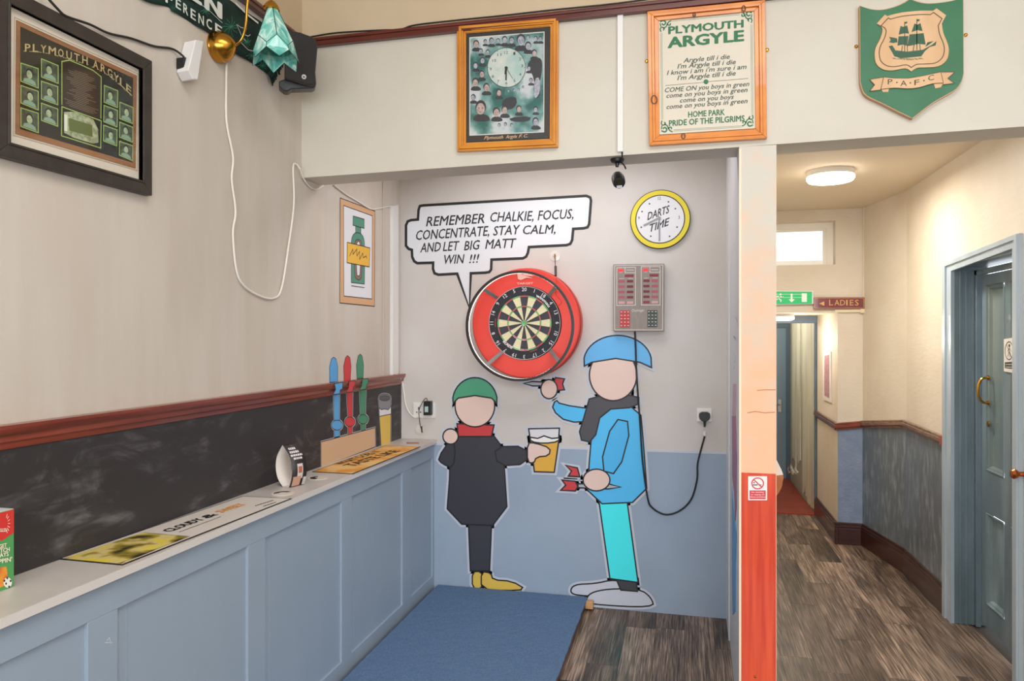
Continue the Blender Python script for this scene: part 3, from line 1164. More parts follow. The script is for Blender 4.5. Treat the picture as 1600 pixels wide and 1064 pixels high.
def arctext(mb, s, r, a0, a1, h, y=4.331):
    mb.text(s, lambda x, yy: pol(r + yy * h, a0 + (a1 - a0) * x, y), bold=.03)


lt = MB()
arctext(lt, 'winmau', .177, 24, 58, .020)
arctext(lt, 'BLADE', .178, 230, 206, -.016)
lt.build('lettering', flat('E2E2E2'), db)
lt = MB()
arctext(lt, 'winmau', .181, 262, 279, .008)
arctext(lt, 'winmau', .181, 169, 153, -.008)
lt.build('lettering', flat('B4545A'), db)

hr = Plane((0, 4.16, 0), (0, -1, 0))
hc = at(hr, 811.2, 509.3)
rl = thing('dartboard_light_ring', (hc.x, 4.2, hc.z - .33), 'black hoop lamp on four grey arms over the red dartboard surround', 'lamp')
ho = MB()
ro = .3265
ho.lathe([(ro - .014, .0), (ro, .0), (ro, -.028), (ro - .014, -.028)], (hc.x, 4.16 - .014, hc.z), (0, -1, 0), 80)
ho.f = [f for f in ho.f if len(f) == 4]; ho.m = [0] * len(ho.f)
vsn = 80
b0 = 0
ho.f += [(3 * vsn + k, 3 * vsn + (k + 1) % vsn, (k + 1) % vsn, k) for k in range(vsn)]
ho.m = [0] * len(ho.f)
ho.build('hoop', M_black, rl, smooth=True)
led = MB().lathe([(ro - .0155, -.018), (ro - .0155, -.026)], (hc.x, 4.16 - .014, hc.z), (0, -1, 0), 80)
led.f = [f for f in led.f if len(f) == 4]; led.m = [0] * len(led.f)
led.build('light_strip', emit('warm led strip', 'FFF3E2', 4), rl)
BD2 = Plane((0, 4.33, 0), (0, -1, 0))
for (ax, ay), (bx_, by) in (((166, 250), (288, 332)), ((735, 262), (690, 322)), ((198, 868), (325, 762)), ((772, 832), (708, 742))):
    a = at(hr, *zt7((ax, ay))[0])
    b = at(BD2, *zt7((bx_, by))[0], .004)
    a = hc + (a - hc).normalized() * (ro - .008)
    d = (b - a).normalized()
    side = d.cross(Vector((0, 1, 0))).normalized()
    nrm = side.cross(d)
    MB().obox((a + b) / 2, d, side, nrm, (b - a).length / 2, .011, .0025).build('arm', M_grey, rl, bevel=.001)
    # each arm carries a thin ridge
hk = at(BW, 867, 400)
st = thing('adhesive_hook', (hk.x, YB, hk.z - .03), 'clear round stick-on hook on the wall above the dartboard', 'hook')
MB().lathe([(.033, .0), (.033, .003), (.0, .006)], (hk.x, YB, hk.z), (0, -1, 0), 24).build('disc', mat('clear plastic', 'D8D3CE', .15), st, smooth=True)
MB().tube([(hk.x, YB - .004, hk.z + .008), (hk.x + .006, YB - .02, hk.z - .002), (hk.x + .002, YB - .03, hk.z - .012), (hk.x - .004, YB - .024, hk.z - .004)], [.006, .005, .004, .002], 8).build('hook', M_brass, st, smooth=True)
lc = thing('ring_lamp_cable', (hk.x, YB - .03, hk.z - .1), 'thin lamp cable with black inline connector hanging over the surround', 'cable')
cbp = [at(BW, 867, 402, .028), at(BW, 867.5, 412, .03), at(BW, 868, 417, .05)]
MB().tube(spline(cbp, 4), .002, 6).build('cord', M_blackm, lc)
MB().tube([at(BW, 868, 416, .05), at(BW, 868.3, 431, .08)], .0075, 10).build('connector', M_black, lc, bevel=.001)
CP = Plane((0, 4.28, 0), (0, -1, 0))
MB().tube(spline([at(BW, 868.3, 431, .08), at(CP, 870, 441), at(CP, 868.5, 460), at(CP, 877, 470), at(CP, 875, 476), at(CP, 868, 477)], 5), .0017, 6).build('cord', mat('red thin cord', '9C2A2A', .5), lc)

# ------------------------------------------------------------------ speech bubble
zb6 = zm(620, 290, 5.0)
bub = [(165, 265), (170, 190)] + [(180, 160), (205, 155)] + [(1480, 80), (1510, 92), (1517, 115), (1503, 300), (1490, 325), (1460, 333), (1378, 338), (1370, 425), (1355, 455), (1325, 465),
       (1032, 480), (1024, 525), (1010, 555), (985, 568), (740, 578), (737, 655), (722, 675), (690, 680), (578, 685), (567, 955), (472, 688), (325, 696), (295, 685), (283, 650), (284, 602), (160, 606), (135, 590),
       (120, 555), (118, 502), (92, 494), (72, 470), (72, 310), (85, 280), (110, 270)]
sb = decal('speech_bubble_sticker', 'white stepped speech bubble wall sticker with handwritten black capitals', 'sticker', BW,
           [('bubble', 'DEE0E6', zb6(*bub), 4.2)], base=.0012)
tx = MB()
for a, b, c, s_ in (((228, 318), (685, 292), 78, 'REMEMBER'), ((730, 283), (1068, 272), 78, 'CHALKIE,'), ((1100, 270), (1380, 256), 78, 'FOCUS,'),
                    ((150, 425), (722, 390), 78, 'CONCENTRATE,'), ((752, 390), (965, 378), 76, 'STAY'), ((985, 380), (1240, 372), 72, 'CALM,'), ((182, 522), (345, 512), 76, 'AND'), ((360, 512), (490, 504), 76, 'LET'),
                    ((525, 506), (650, 497), 76, 'BIG'), ((690, 494), (935, 484), 76, 'MATT'), ((370, 612), (530, 606), 74, 'WIN'), ((565, 605), (645, 600), 70, '!!!')):
    tx.line(BW, zb6(a)[0], zb6(b)[0], c / 5.0, s_, .0022, shear=.22, bold=.012)
tx.build('handwriting', flat('242025'), sb)

# ------------------------------------------------------------------ two figure stickers (plain generic stand-ins)
SK = 'E6C9BE'
HALO = 'C6CAD6'


def poly_(*p):
    return [tuple(q) for q in p]


left_shapes = [
    ('shoe', 'E3BE52', smoothp([(738, 893), (752, 893), (754, 905), (752, 921), (738, 919)], 1)),
    ('shoe', 'E3BE52', smoothp([(752, 893), (767, 895), (770, 906), (800, 908), (822, 921), (790, 923), (752, 920)], 1)),
    ('trousers', '3A3A42', [(732, 818), (768, 820), (765, 892), (735, 892)]),
    ('neck', SK, [(722, 660), (758, 660), (758, 676), (722, 676)]),
    ('coat', '37373F', smoothp([(712, 676), (768, 676), (786, 700), (794, 822), (697, 818), (704, 726), (700, 700)], 1)),
    ('coat_arm', '37373F', smoothp([(704, 686), (712, 700), (708, 732), (690, 724), (684, 716)], 1)),
    ('coat_arm', '37373F', smoothp([(772, 698), (822, 697), (824, 725), (778, 728)], 1)),
    ('hand', SK, ell(704, 682, 12, 12, 20)),
    ('neck_band', 'C93B3D', [(714, 662), (772, 664), (768, 682), (716, 682)]),
    ('head', SK, ell(742, 634, 31, 33, 32)),
    ('cap', '4BA07C', [(708, 630)] + ell(742, 628, 35, 38, 18, PI, 2 * PI)[1:-1] + [(776, 630), (768, 622), (742, 618), (716, 622)]),
    ('beer', 'E2AC3E', [(829, 688), (873, 689), (866, 738), (835, 737)]),
    ('foam', 'F0EEEA', smoothp([(828, 682), (840, 684), (850, 680), (862, 684), (874, 682), (873, 690), (850, 693), (829, 690)], 1)),
    ('glass_rim', 'DDDCE0', [(826, 670), (874, 669), (873, 684), (862, 685), (850, 681), (840, 685), (828, 683)]),
    ('hand', SK, smoothp([(824, 692), (836, 692), (860, 700), (858, 712), (838, 714), (834, 724), (824, 722)], 1)),
]
lf = decal('figure_sticker', 'plain figure wall sticker in dark coat holding a beer glass', 'sticker', BW, left_shapes, HALO, 9, 2.2, back=.0022)
right_shapes = [
    ('shoe', 'C9CDDA', smoothp([(890, 926), (896, 913), (930, 912), (960, 905), (990, 915), (1000, 935), (905, 931)], 2)),
    ('shoe', 'C9CDDA', smoothp([(915, 938), (922, 926), (950, 920), (1000, 920), (1018, 934), (1022, 950), (918, 944)], 2)),
    ('sock', '3E4048', [(960, 898), (994, 906), (996, 924), (970, 922)]),
    ('trousers', '45F2FA', [(936, 784), (980, 784), (997, 910), (953, 904)]),
    ('neck', SK, [(938, 606), (986, 606), (986, 640), (938, 640)]),
    ('coat', '50BFF6', smoothp([(930, 634), (1000, 632), (1006, 700), (1012, 784), (917, 788), (922, 700)], 1)),
    ('coat_arm', '50BFF6', smoothp([(932, 640), (876, 632), (868, 624), (862, 640), (886, 660), (930, 658)], 1)),
    ('coat_arm', '48B6F0', smoothp([(958, 654), (988, 660), (966, 742), (936, 734)], 1)),
    ('scarf', '4A484E', smoothp([(922, 618), (998, 616), (998, 636), (940, 640), (928, 692), (902, 686), (916, 640)], 1)),
    ('dart_flight', 'CB3A40', [(868, 590), (882, 592), (879, 600), (882, 609), (869, 610), (864, 600)]),
    ('dart_barrel', 'AEB2BC', [(818, 599), (832, 596), (866, 598), (866, 603), (832, 603)]),
    ('hand', SK, ell(858, 608, 13, 15, 20)),
    ('dart_flight', 'CB3A40', [(884, 727), (902, 731), (906, 745), (888, 744), (893, 736)]),
    ('dart_flight', 'CB3A40', [(878, 750), (899, 752), (903, 760), (899, 767), (876, 766), (884, 758)]),
    ('dart_barrel', 'AEB2BC', [(903, 756), (950, 756), (970, 761), (950, 764), (903, 762)]),
    ('hand', SK, ell(932, 750, 21, 17, 24)),
    ('head', SK, ell(958, 586, 37, 40, 36)),
    ('cap', '62B4EC', [(913, 572)] + ell(965, 566, 53, 42, 20, PI, 2 * PI)[1:-1] + [(1018, 574), (1000, 566), (962, 560), (925, 566)]),
]
rf_ = decal('figure_sticker', 'plain figure wall sticker in light blue coat holding darts', 'sticker', BW, right_shapes, HALO, 9, 2.2, back=.0022)

# ------------------------------------------------------------------ wall clock
CK = Plane((0, YB - .022, 0), (0, -1, 0))
cc = at(CK, 1031.3, 342.5)
wc = thing('wall_clock', (cc.x, YB, cc.z - .18), 'round yellow-rimmed white wall clock reading DARTS TIME', 'clock')
sc_k = depth(CK, 1031, 342) / F
MB().lathe([(46.2 * sc_k, -.022), (46.2 * sc_k, -.002), (44.5 * sc_k, 0)], cc, (0, -1, 0), 64).build('rim', flat('1E1C1E'), wc, smooth=True)
MB().lathe([(45 * sc_k, -.004), (45 * sc_k, .0006), (37 * sc_k, .0006), (37 * sc_k, -.004)], cc, (0, -1, 0), 64).build('yellow_band', flat('E0CE2C'), wc)
MB().lathe([(38.2 * sc_k, -.004), (38.2 * sc_k, .0010)], cc, (0, -1, 0), 64).build('inner_line', flat('1E1C1E'), wc)
MB().lathe([(36.6 * sc_k, -.004), (36.6 * sc_k, .0014)], cc, (0, -1, 0), 64).build('clock_face', flat('DDDDE2'), wc)
zk = zm(920, 280, 4.09)
tx = MB()
tx.line(CK, zk((374, 262))[0], zk((516, 213))[0], 12.5, 'DARTS', .0018, shear=.2, bold=.02)
tx.line(CK, zk((388, 338))[0], zk((516, 292))[0], 12.5, 'TIME', .0018, shear=.2, bold=.02)
for p in ((388, 157), (340, 207), (335, 307), (396, 364), (516, 365), (564, 306), (553, 188), (509, 145)):
    MB().poly(CK, ell(*zk(p)[0], 1.3, 1.3, 8), .0018, .0003).build('hour_dot', flat('232024'), wc)
for s_, a, b in (('12', (442, 133), (460, 131)), ('3', (572, 254), (582, 253)), ('9', (314, 258), (326, 257)), ('6', (446, 397), (456, 396))):
    MB().line(CK, zk(a)[0], zk(b)[0], 5, s_, .0018).build('numeral', flat('232024'), wc)
tx.build('lettering', flat('232024'), wc)
hd = MB()
hd.stroke(CK, zk((450, 245), (452, 395)), 2.2, .005).stroke(CK, zk((452, 245), (350, 296)), 2.6, .006)
hd.poly(CK, ell(*zk((450, 248))[0], 2.6, 2.6, 12), .007, .006)
hd.build('clock_hands', mat('grey clock hands', '8E8E92', .4), wc)

# ------------------------------------------------------------------ electronic scoreboard
SB = Plane((0, YB - .045, 0), (0, -1, 0))
zs = zm(950, 405, 8.863)
sbt = thing('dart_scoreboard', at(SB, 998, 517), 'grey electronic darts scoreboard with red displays and two keypads', 'scoreboard')
MB().poly(SB, zs((75, 70), (775, 60), (772, 998), (75, 998)), 0, .045).build('case', mat('brushed scoreboard metal', '857871', .45, '8E827B', 60, vec=(3, 1, .3)), sbt, bevel=.002)
ln = MB()
ln.stroke(SB, zs((92, 90), (760, 80), (756, 978), (92, 978)), .9, .0006, True)
ln.stroke(SB, zs((122, 118), (380, 112), (380, 638), (122, 640)), .9, .0006, True)
ln.stroke(SB, zs((460, 104), (722, 102), (720, 634), (462, 634)), .9, .0006, True)
ln.stroke(SB, zs((236, 116), (236, 186), (378, 186)), .8, .0006).stroke(SB, zs((580, 106), (580, 180), (720, 180)), .8, .0006)
for a, b, c, d in ((258, 150, 355, 10), (600, 145, 695, 10), (160, 180, 205, 6), (500, 176, 545, 6), (155, 266, 225, 7), (280, 266, 340, 7), (500, 260, 560, 7), (620, 258, 685, 7)):
    bars(ln, SB, [zs((a, b + 5))[0] + zs((c, b + 5))[0] + (d / 8.86,)], .0006)
ln.line(SB, zs((330, 728))[0], zs((505, 722))[0], 4.2, 'Challenger', .0006, shear=.2)
ln.build('printed_lines', flat('D8D2CC'), sbt)
rnd = random.Random(2)
lit = emit('lit red display', 'E0202A', .8)
for side, dx, dy in ((0, 0, 0), (1, 343, -6)):
    MB().poly(SB, zs(*[(a + dx, b + dy) for a, b in ((142, 136), (210, 135), (210, 172), (142, 174))]), .001, .0008).build('display', lit, sbt)
    MB().poly(SB, zs(*[(a + dx, b + dy) for a, b in ((232, 212), (355, 210), (355, 246), (232, 248))]), .001, .0008).build('display', flat('7E1D2A'), sbt)
    for k in range(5):
        y = 288 + k * 74
        for q, (a, b) in enumerate(((145, 232), (262, 350))):
            dark = (side == 0 and q == 1) or (side == 1 and q == 0)
            colr = '6E1020' if dark else 'A84A5C'
            if k == 4: colr = 'C99A9E' if not (side and q == 0) else '8A1A2C'
            MB().poly(SB, zs(*[(u + dx, v + dy) for u, v in ((a, y), (b, y - 1), (b, y + 33), (a, y + 34))]), .001, .0008).build('display', flat(colr), sbt)
for (kx, ky, colr) in ((165, 710, 'C8202A'), (545, 706, '1E3B38')):
    for r in range(5):
        for c in range(3):
            x0, y0 = kx + c * 47, ky + r * 47
            MB().poly(SB, zs((x0, y0), (x0 + 43, y0), (x0 + 43, y0 + 42), (x0, y0 + 42)), .004, .004).build('key', flat(colr), sbt)
km = MB()
for (kx, ky) in ((165, 710), (545, 706)):
    for r in range(5):
        for c in range(3):
            x0, y0 = kx + c * 47, ky + r * 47
            km.poly(SB, zs((x0 + 10, y0 + 14), (x0 + 33, y0 + 14), (x0 + 33, y0 + 27), (x0 + 10, y0 + 27)), .0045, .0004)
km.build('key_marks', flat('C9BDB4'), sbt)


def cable(name, label, pts3, r, m, group=None, k=6):
    o = MB().tube(spline(pts3, k), r, 8).build(name, m, None, smooth=True)
    return tag(o, label, 'cable', group)


cable('scoreboard_cable', 'black cable hanging from the scoreboard in a loop to its plug',
      [at(BW, u, v, o) for u, v, o in ((992, 516, .03), (993, 540, .020), (995, 590, .020), (1000, 660, .020), (1004, 720, .020), (1012, 778, .018), (1020, 794, .014), (1040, 804, .014), (1062, 798, .014),
                                        (1080, 780, .014), (1089, 750, .014), (1090, 725, .014), (1096, 700, .016), (1101, 682, .018))], .0055, M_blackm)


def socket(pl, quad, label, nm_='wall_socket', double=False):
    cx = sum(q[0] for q in quad) / 4
    root = thing(nm_, at(pl, cx, quad[2][1]), label, 'socket')
    MB().poly(pl, quad, .010, .010).build('face_plate', M_white, root, bevel=.002)
    mb = MB()
    n = 2 if double else 1
    for i in range(n):
        f0 = (i + .5) / n
        u = quad[0][0] * (1 - f0) + quad[1][0] * f0
        v = (quad[0][1] + quad[2][1]) / 2
        mb.poly(pl, [(u - 1, v - 5), (u + 1, v - 5), (u + 1, v - 1), (u - 1, v - 1)], .0108, .0006)
        mb.poly(pl, [(u - 4, v + 2), (u - 2, v + 2), (u - 2, v + 4), (u - 4, v + 4)], .0108, .0006)
        mb.poly(pl, [(u + 2, v + 2), (u + 4, v + 2), (u + 4, v + 4), (u + 2, v + 4)], .0108, .0006)
    mb.build('slot', flat('55524F'), root)
    MB().poly(pl, [(quad[0][0] + 3, quad[0][1] + 2.5), (quad[0][0] + 6, quad[0][1] + 2.5), (quad[0][0] + 6, quad[0][1] + 6), (quad[0][0] + 3, quad[0][1] + 6)], .013, .003).build('switch', M_white, root)
    return root


socket(BW, [(1089, 638), (1112, 638.5), (1112, 659), (1089, 658.5)], 'white wall socket holding the black scoreboard plug', double=False)
pg = thing('mains_plug', at(BW, 1101, 658), 'black mains plug in the white socket right of the blue figure', 'plug')
MB().poly(BW, smoothp([(1093, 644), (1109, 644), (1110, 653), (1105, 659), (1097, 659), (1092, 653)], 1), .042, .031).build('plug_body', M_black, pg, bevel=.003)
MB().tube([at(BW, 1101, 657, .03), at(BW, 1101, 667, .03)], [.008, .0055], 8).build('cord_grip', M_black, pg)
MB().tube([at(BW, 1101, 674, .02), at(BW, 1101, 680, .018)], .009, 10).build('white_tag', M_white, pg)
socket(BW, [(645.5, 629), (680, 629), (680, 653), (645.5, 653)], 'white double socket above the far end of the shelf', double=True)
ch = thing('phone_charger', at(BW, 669, 648), 'small black charger block plugged in above the shelf end', 'charger')
MB().poly(BW, [(661.5, 627), (673, 627), (673, 649), (661.5, 649)], .05, .039).build('charger_body', M_black, ch, bevel=.003)
MB().poly(BW, [(663.5, 635), (669, 635), (669, 644), (663.5, 644)], .0506, .0006).build('sticker', flat('A9C6C4'), ch)
cable('charger_lead', 'thin black lead dangling from the charger block',
      [at(BW, u, v, o) for u, v, o in ((668, 627, .03), (666, 622, .03), (661, 627, .028), (655, 640, .02), (655, 652, .014), (656.5, 664, .012), (659, 672, .012))], .0022, M_blackm)
ky = thing('lead_plug', at(BW, 659, 676), 'tiny black connector at the end of the dangling lead', 'connector')
MB().tube([at(BW, 658.5, 666, .014), at(BW, 659.5, 676, .014)], [.006, .0045], 8).build('connector', M_black, ky)
rd = at(BW, 655, 671)
o = MB().lathe([(.030, 0), (.030, .004), (.027, .0055), (.0, .006)], (rd.x, YB, rd.z), (0, -1, 0), 28).build('round_blanking_plate', mat('cream plastic disc', 'DAD3CB', .5), None, smooth=True)
tag(o, 'small round cream plate on the wall below the double socket', 'plate')

# ------------------------------------------------------------------ stickers on the left wall
zp = zm(520, 300, 5.6)
bot_shapes = [
    ('frame_border', 'D3A67C', zp((65, 52), (370, 168), (365, 1000), (62, 970))),
    ('white_field', 'E2E2E8', zp((95, 118), (345, 208), (342, 936), (97, 910))),
    ('bottle_cap', '4F8F76', zp((177, 210), (275, 238), (275, 318), (176, 290))),
    ('bottle_neck', '4F8F76', zp((200, 298), (247, 312), (245, 362), (200, 352))),
    ('bottle_body', '4F8F76', zp(*smoothp([(163, 440), (170, 385), (200, 352), (245, 362), (270, 395), (279, 450), (279, 640)], 1, False)) + zp((277, 805), (162, 792))),
    ('bottle_ring', '8E6B60', zp(*smoothp([(190, 450), (205, 415), (240, 418), (258, 460), (256, 735), (235, 772), (210, 765), (190, 735)], 1))),
    ('bottle_slot', 'E2E2E8', zp(*smoothp([(208, 455), (222, 425), (240, 450), (240, 720), (225, 738), (208, 725)], 1))),
    ('label', 'E9B53C', zp((127, 440), (325, 490), (320, 655), (125, 618))),
]
decal('poster_sticker', 'tan-bordered poster sticker of a green bottle on the left wall', 'sticker', LW, bot_shapes, None, ow=1.3, base=.0016,
      extra=[(zp((148, 560), (175, 500), (178, 545), (210, 500), (212, 560), (235, 520), (235, 590), (262, 535), (268, 575), (292, 560), (298, 582)), 1.3), (zp((163, 820), (278, 836)), 1.1)])

zq = zm(490, 540, 5.914)
DRP = Plane((XL + .0415, 0, 0), (1, 0, 0))
BBP = Plane((XL + .0102, 0, 0), (1, 0, 0))
pumps = (
    ('blue', '5AA5DE', ell(*zq((186, 340))[0], 0, 0, 1), [(150, 340), (148, 200), (165, 125), (186, 106), (208, 125), (224, 200), (222, 335)],
     [(192, 352), (270, 338), (266, 400), (245, 410), (240, 445), (182, 452), (205, 405)], [(183, 450), (240, 440), (238, 690), (190, 700)], (218, 735, 52, 46), [(192, 775), (240, 765), (238, 845), (192, 856)]),
    ('red', 'CF3B3F', None, [(283, 330), (278, 190), (295, 112), (314, 92), (336, 112), (347, 190), (340, 322)],
     [(328, 330), (385, 322), (382, 372), (365, 385), (362, 425), (302, 432), (325, 385)], [(305, 432), (362, 422), (358, 665), (318, 675)], (336, 704, 48, 44), [(318, 745), (357, 740), (356, 815), (318, 825)]),
    ('green', '438E6C', None, [(402, 308), (397, 180), (412, 98), (431, 78), (450, 98), (463, 180), (458, 302)],
     [(450, 310), (505, 304), (502, 352), (488, 366), (486, 400), (422, 412), (448, 366)], [(424, 410), (484, 400), (478, 640), (432, 648)], (458, 680, 48, 43), [(440, 725), (477, 720), (478, 780), (440, 790)]),
)
for nme, colr, _, up_, mid_, low_, kn, ft in pumps:
    root = thing('pump_sticker', at(LW, *zq(ft[3])[0]), '%s beer pump handle wall sticker, crossing the brown dado rail' % nme, 'sticker')
    ol = MB(); hl = MB()
    for pl, pts, b, nmp in ((LW, up_, .0016, 'handle_top'), (DRP, mid_, .0006, 'rail_section'), (BBP, low_, .0008, 'stem'), (BBP, ft, .0010, 'stem_foot')):
        p2 = zq(*pts)
        MB().poly(pl, p2, b, b - .0001 if pl is not DRP else .0004).build(nmp, flat(colr), root)
        ol.stroke(pl, p2, 1.1, b + .0002, True)
        if pl is BBP: hl.stroke(pl, p2, 4, b - .0004, True)
    p2 = ell(*zq(kn[:2])[0], kn[2] / 5.914, kn[3] / 5.914, 24)
    MB().poly(BBP, p2, .0014, .0004).build('knob', flat(colr), root)
    ol.stroke(BBP, p2, 1.1, .0016, True)
    hl.stroke(BBP, p2, 4, .0004, True)
    ol.build('outline', flat('1B191C'), root)
    hl.build('white_border', flat('B9BAC0'), root)
decal('bar_block_sticker', 'plain tan block sticker under the three pump handles', 'sticker', BBP,
      [('block', 'D2B08E', zq((70, 890), (568, 758), (572, 935), (250, 1058), (70, 1125)))], 'B9BAC0', 3.5, 1.2, base=.0016)
decal('beer_glass_sticker', 'tall beer glass wall sticker beside the alcove corner', 'sticker', BBP,
      [('glass', '8A898F', zq(*([(598, 490)] + [(a, b) for a, b in ell(657, 490, 60, 45, 12, PI, 2 * PI)] + [(716, 490), (716, 905), (620, 940)]))),
       ('rim', '57565C', zq(*ell(657, 485, 48, 25, 24)), 1),
       ('beer', 'E1BE58', zq((608, 655), (650, 645), (714, 632), (712, 905), (625, 935))),
       ('foam', 'E6E5EA', zq((606, 575), (625, 592), (655, 585), (690, 592), (716, 560), (716, 632), (650, 645), (608, 655)))], 'B9BAC0', 3, 1.2, base=.0016)

# graffiti and colours on the alcove side of the pillar
decal('pillar_side_sticker', 'purple and blue sticker on the narrow alcove side of the pillar', 'sticker', PS,
      [('purple_part', 'A0607E', [(1143.5, 650), (1149, 650), (1151, 712), (1150, 790), (1148, 818), (1147, 770), (1144, 745)], 0),
       ('pale_part', 'B99AA8', [(1145, 600), (1149.5, 600), (1149, 650), (1144, 650)], 0),
       ('blue_part', '5B93C6', [(1143.5, 760), (1146.5, 800), (1150, 830), (1149, 880), (1148.5, 955), (1144.5, 960), (1143.5, 900)], 0)], None,
      extra=[([(1148, 295), (1143, 350), (1147, 320), (1143, 400), (1149, 375), (1142, 418)], .7), ([(1149, 495), (1152, 503), (1152, 512)], 1.2), ([(1146, 525), (1149, 530)], 1.5), ([(1147, 552), (1150, 560), (1147, 567)], .8), ([(1148, 572), (1146, 577)], .8)], base=.0035)

# ------------------------------------------------------------------ trunking and sockets on walls
o = MB().poly(LW, [(613.5, 322), (623, 320), (623, 584), (613.5, 586)], .02, .0195).build('cable_trunking', M_white, None, bevel=.002)
tag(o, 'white plastic trunking running down the far end of the left wall', 'trunking')
o = MB().poly(LW, [(598.5, 284), (602.5, 283), (602.5, 588), (598.5, 589)], .006, .0055).build('flat_cable', mat('painted over cable', 'C5B9AD', .6), None, bevel=.002)
tag(o, 'painted-over flat cable strip beside the white trunking', 'cable')
o = MB().poly(FW, [(964.5, 19), (973.5, 18), (973.5, 236.5), (964.5, 237)], .016, .016).build('cable_trunking', M_white, None, bevel=.0015)
tag(o, 'white trunking dropping from the picture rail to the black camera', 'trunking')

LWo = [(354, 95, .012), (353.5, 130, .008), (354, 190, .008), (364, 245, .008), (362, 280, .008), (368, 330, .008), (364, 365, .008), (369, 420, .008), (380, 445, .008), (405, 462, .008), (428, 466, .008), (440, 450, .008),
       (450, 390, .008), (459, 320, .008), (458, 262, .008), (463, 257, .01), (469, 264, .02)]
cable('lamp_flex', 'long white flex looping from the wall lamp to the lintel corner', [at(LW, u, v, o) for u, v, o in LWo], .0045, mat('white flex', 'E6E0D8', .4))
ndl = [at(FW, 470, 262, .006), at(FW, 474, 278, .004), at(FW, 482, 290, -.02), at(FW, 494, 295, -.08), at(FW, 504, 290, -.14)]
cable('alcove_flex', 'white flex curling under the lintel at the left corner', [at(LW, 469, 264, .02), at(LW, 474, 278, .012), at(LW, 482, 290, .006), at(LW, 493, 296, .006), at(LW, 505, 290, .008)], .004, MATS['white flex'])
cable('corner_flex', 'white flex crossing above the bottle poster to the trunking', [at(LW, u, v, .007) for u, v in ((522, 289), (540, 303), (560, 315), (578, 326), (590, 326), (606, 323), (616, 322))], .004, MATS['white flex'])
cable('socket_flex', 'white flex hanging from the trunking foot to the double socket', [at(LW, 619, 585, .015), at(LW, 623, 588, .03)] + [at(BW, u, v, .012) for u, v in ((628, 596), (631, 612), (634, 632), (640, 645), (648, 652), (655, 650))], .005, MATS['white flex'])
cable('frame_lead', 'black lead from the framed team print to the adaptor', [at(LW, u, v, o) for u, v, o in ((60, -20, .02), (90, 14, .03), (105, 26, .03), (140, 38, .02), (170, 52, .01), (205, 60, .008), (240, 72, .008), (268, 76, .008), (283, 85, .02), (290, 93, .03))], .004, M_blackm)
cable('rail_cable', 'black cable running along the top of the picture rail', [at(FW, u, v, .03) for u, v in ((484, 58), (520, 52), (560, 49), (600, 47), (626, 46), (650, 39), (720, 31), (780, 25), (860, 16), (940, 8), (990, 2), (1060, -8))], .004, M_blackm)
cable('camera_lead', 'short black cable from trunking down to the small camera', [at(FW, 972, 236, .008), at(FW, 972, 246, -.01), at(FW, 970, 252, -.04), at(FW, 975, 258, -.05), at(FW, 978, 264, -.05)], .0035, M_blackm)
# adaptor block beside the lamp
ad_ = thing('power_adaptor', at(LW, 305, 124), 'white block power adaptor left of the brass wall lamp', 'adaptor')
za = zm(230, 0, 4.433)
APl = Plane((XL + .06, 0, 0), (1, 0, 0))
A_ = [at(APl, *p) for p in za((336, 275), (392, 285), (352, 552), (318, 550), (284, 485))]
MB().prism(A_, (-.058, .01, 0)).build('adaptor_body', M_white, ad_, bevel=.003)
pl_ = MB().poly(LW, za((255, 395), (298, 400), (290, 470), (275, 488), (255, 470)), .035, .034).build('plug', M_black, ad_, bevel=.003)

# ------------------------------------------------------------------ framed team print on the left wall
z1 = zm(0, 0, 3.433)
fin = z1((57, 22), (768, 368), (765, 963), (57, 770))
y0i, y1i = at(LW, fin[0][0], 100, .03).y, at(LW, fin[1][0], 100, .03).y
fw_ = at(LW, 238, 100, .03).y - y1i
fp = thing('framed_team_print', at(LW, 120, 260), 'dark-framed football print with small portraits and stadium on left wall', 'picture')
I = [at(LW, u, v, .03) for u, v in fin]
FZ0, FZ1 = (I[2].z + I[3].z) / 2, (I[0].z + I[1].z) / 2
O3 = [Vector((I[0].x, y0i - fw_, FZ1 + fw_)), Vector((I[0].x, y1i + fw_, FZ1 + fw_)), Vector((I[0].x, y1i + fw_, FZ0 - fw_)), Vector((I[0].x, y0i - fw_, FZ0 - fw_))]
I3 = [Vector((I[0].x, y0i, FZ1)), Vector((I[0].x, y1i, FZ1)), Vector((I[0].x, y1i, FZ0)), Vector((I[0].x, y0i, FZ0))]
for i in range(4):
    j = (i + 1) % 4
    mb = MB().prism([O3[i], O3[j], I3[j], I3[i]], (-.029, 0, 0))
    mb.prism([O3[i].lerp(I3[i], .82) + Vector((.003, 0, 0)), O3[j].lerp(I3[j], .82) + Vector((.003, 0, 0)), I3[j] + Vector((.003, 0, 0)), I3[i] + Vector((.003, 0, 0))], (-.029, 0, 0))
    mb.build('frame_rail', mat('dark brown frame', '2E2824', .45, '38312C', 20), fp, bevel=.002)
MB().prism([p - Vector((.018, 0, 0)) for p in I3], (-.01, 0, 0)).build('mount_board', mat('cream mount', 'D8CFC0', .7), fp)
PLn = Plane((XL + .0125, 0, 0), (1, 0, 0))


def on(px, off, mi=0, mb=None):
    return (mb or MB()).poly(PLn, z1(*px), off, .0006, mi)


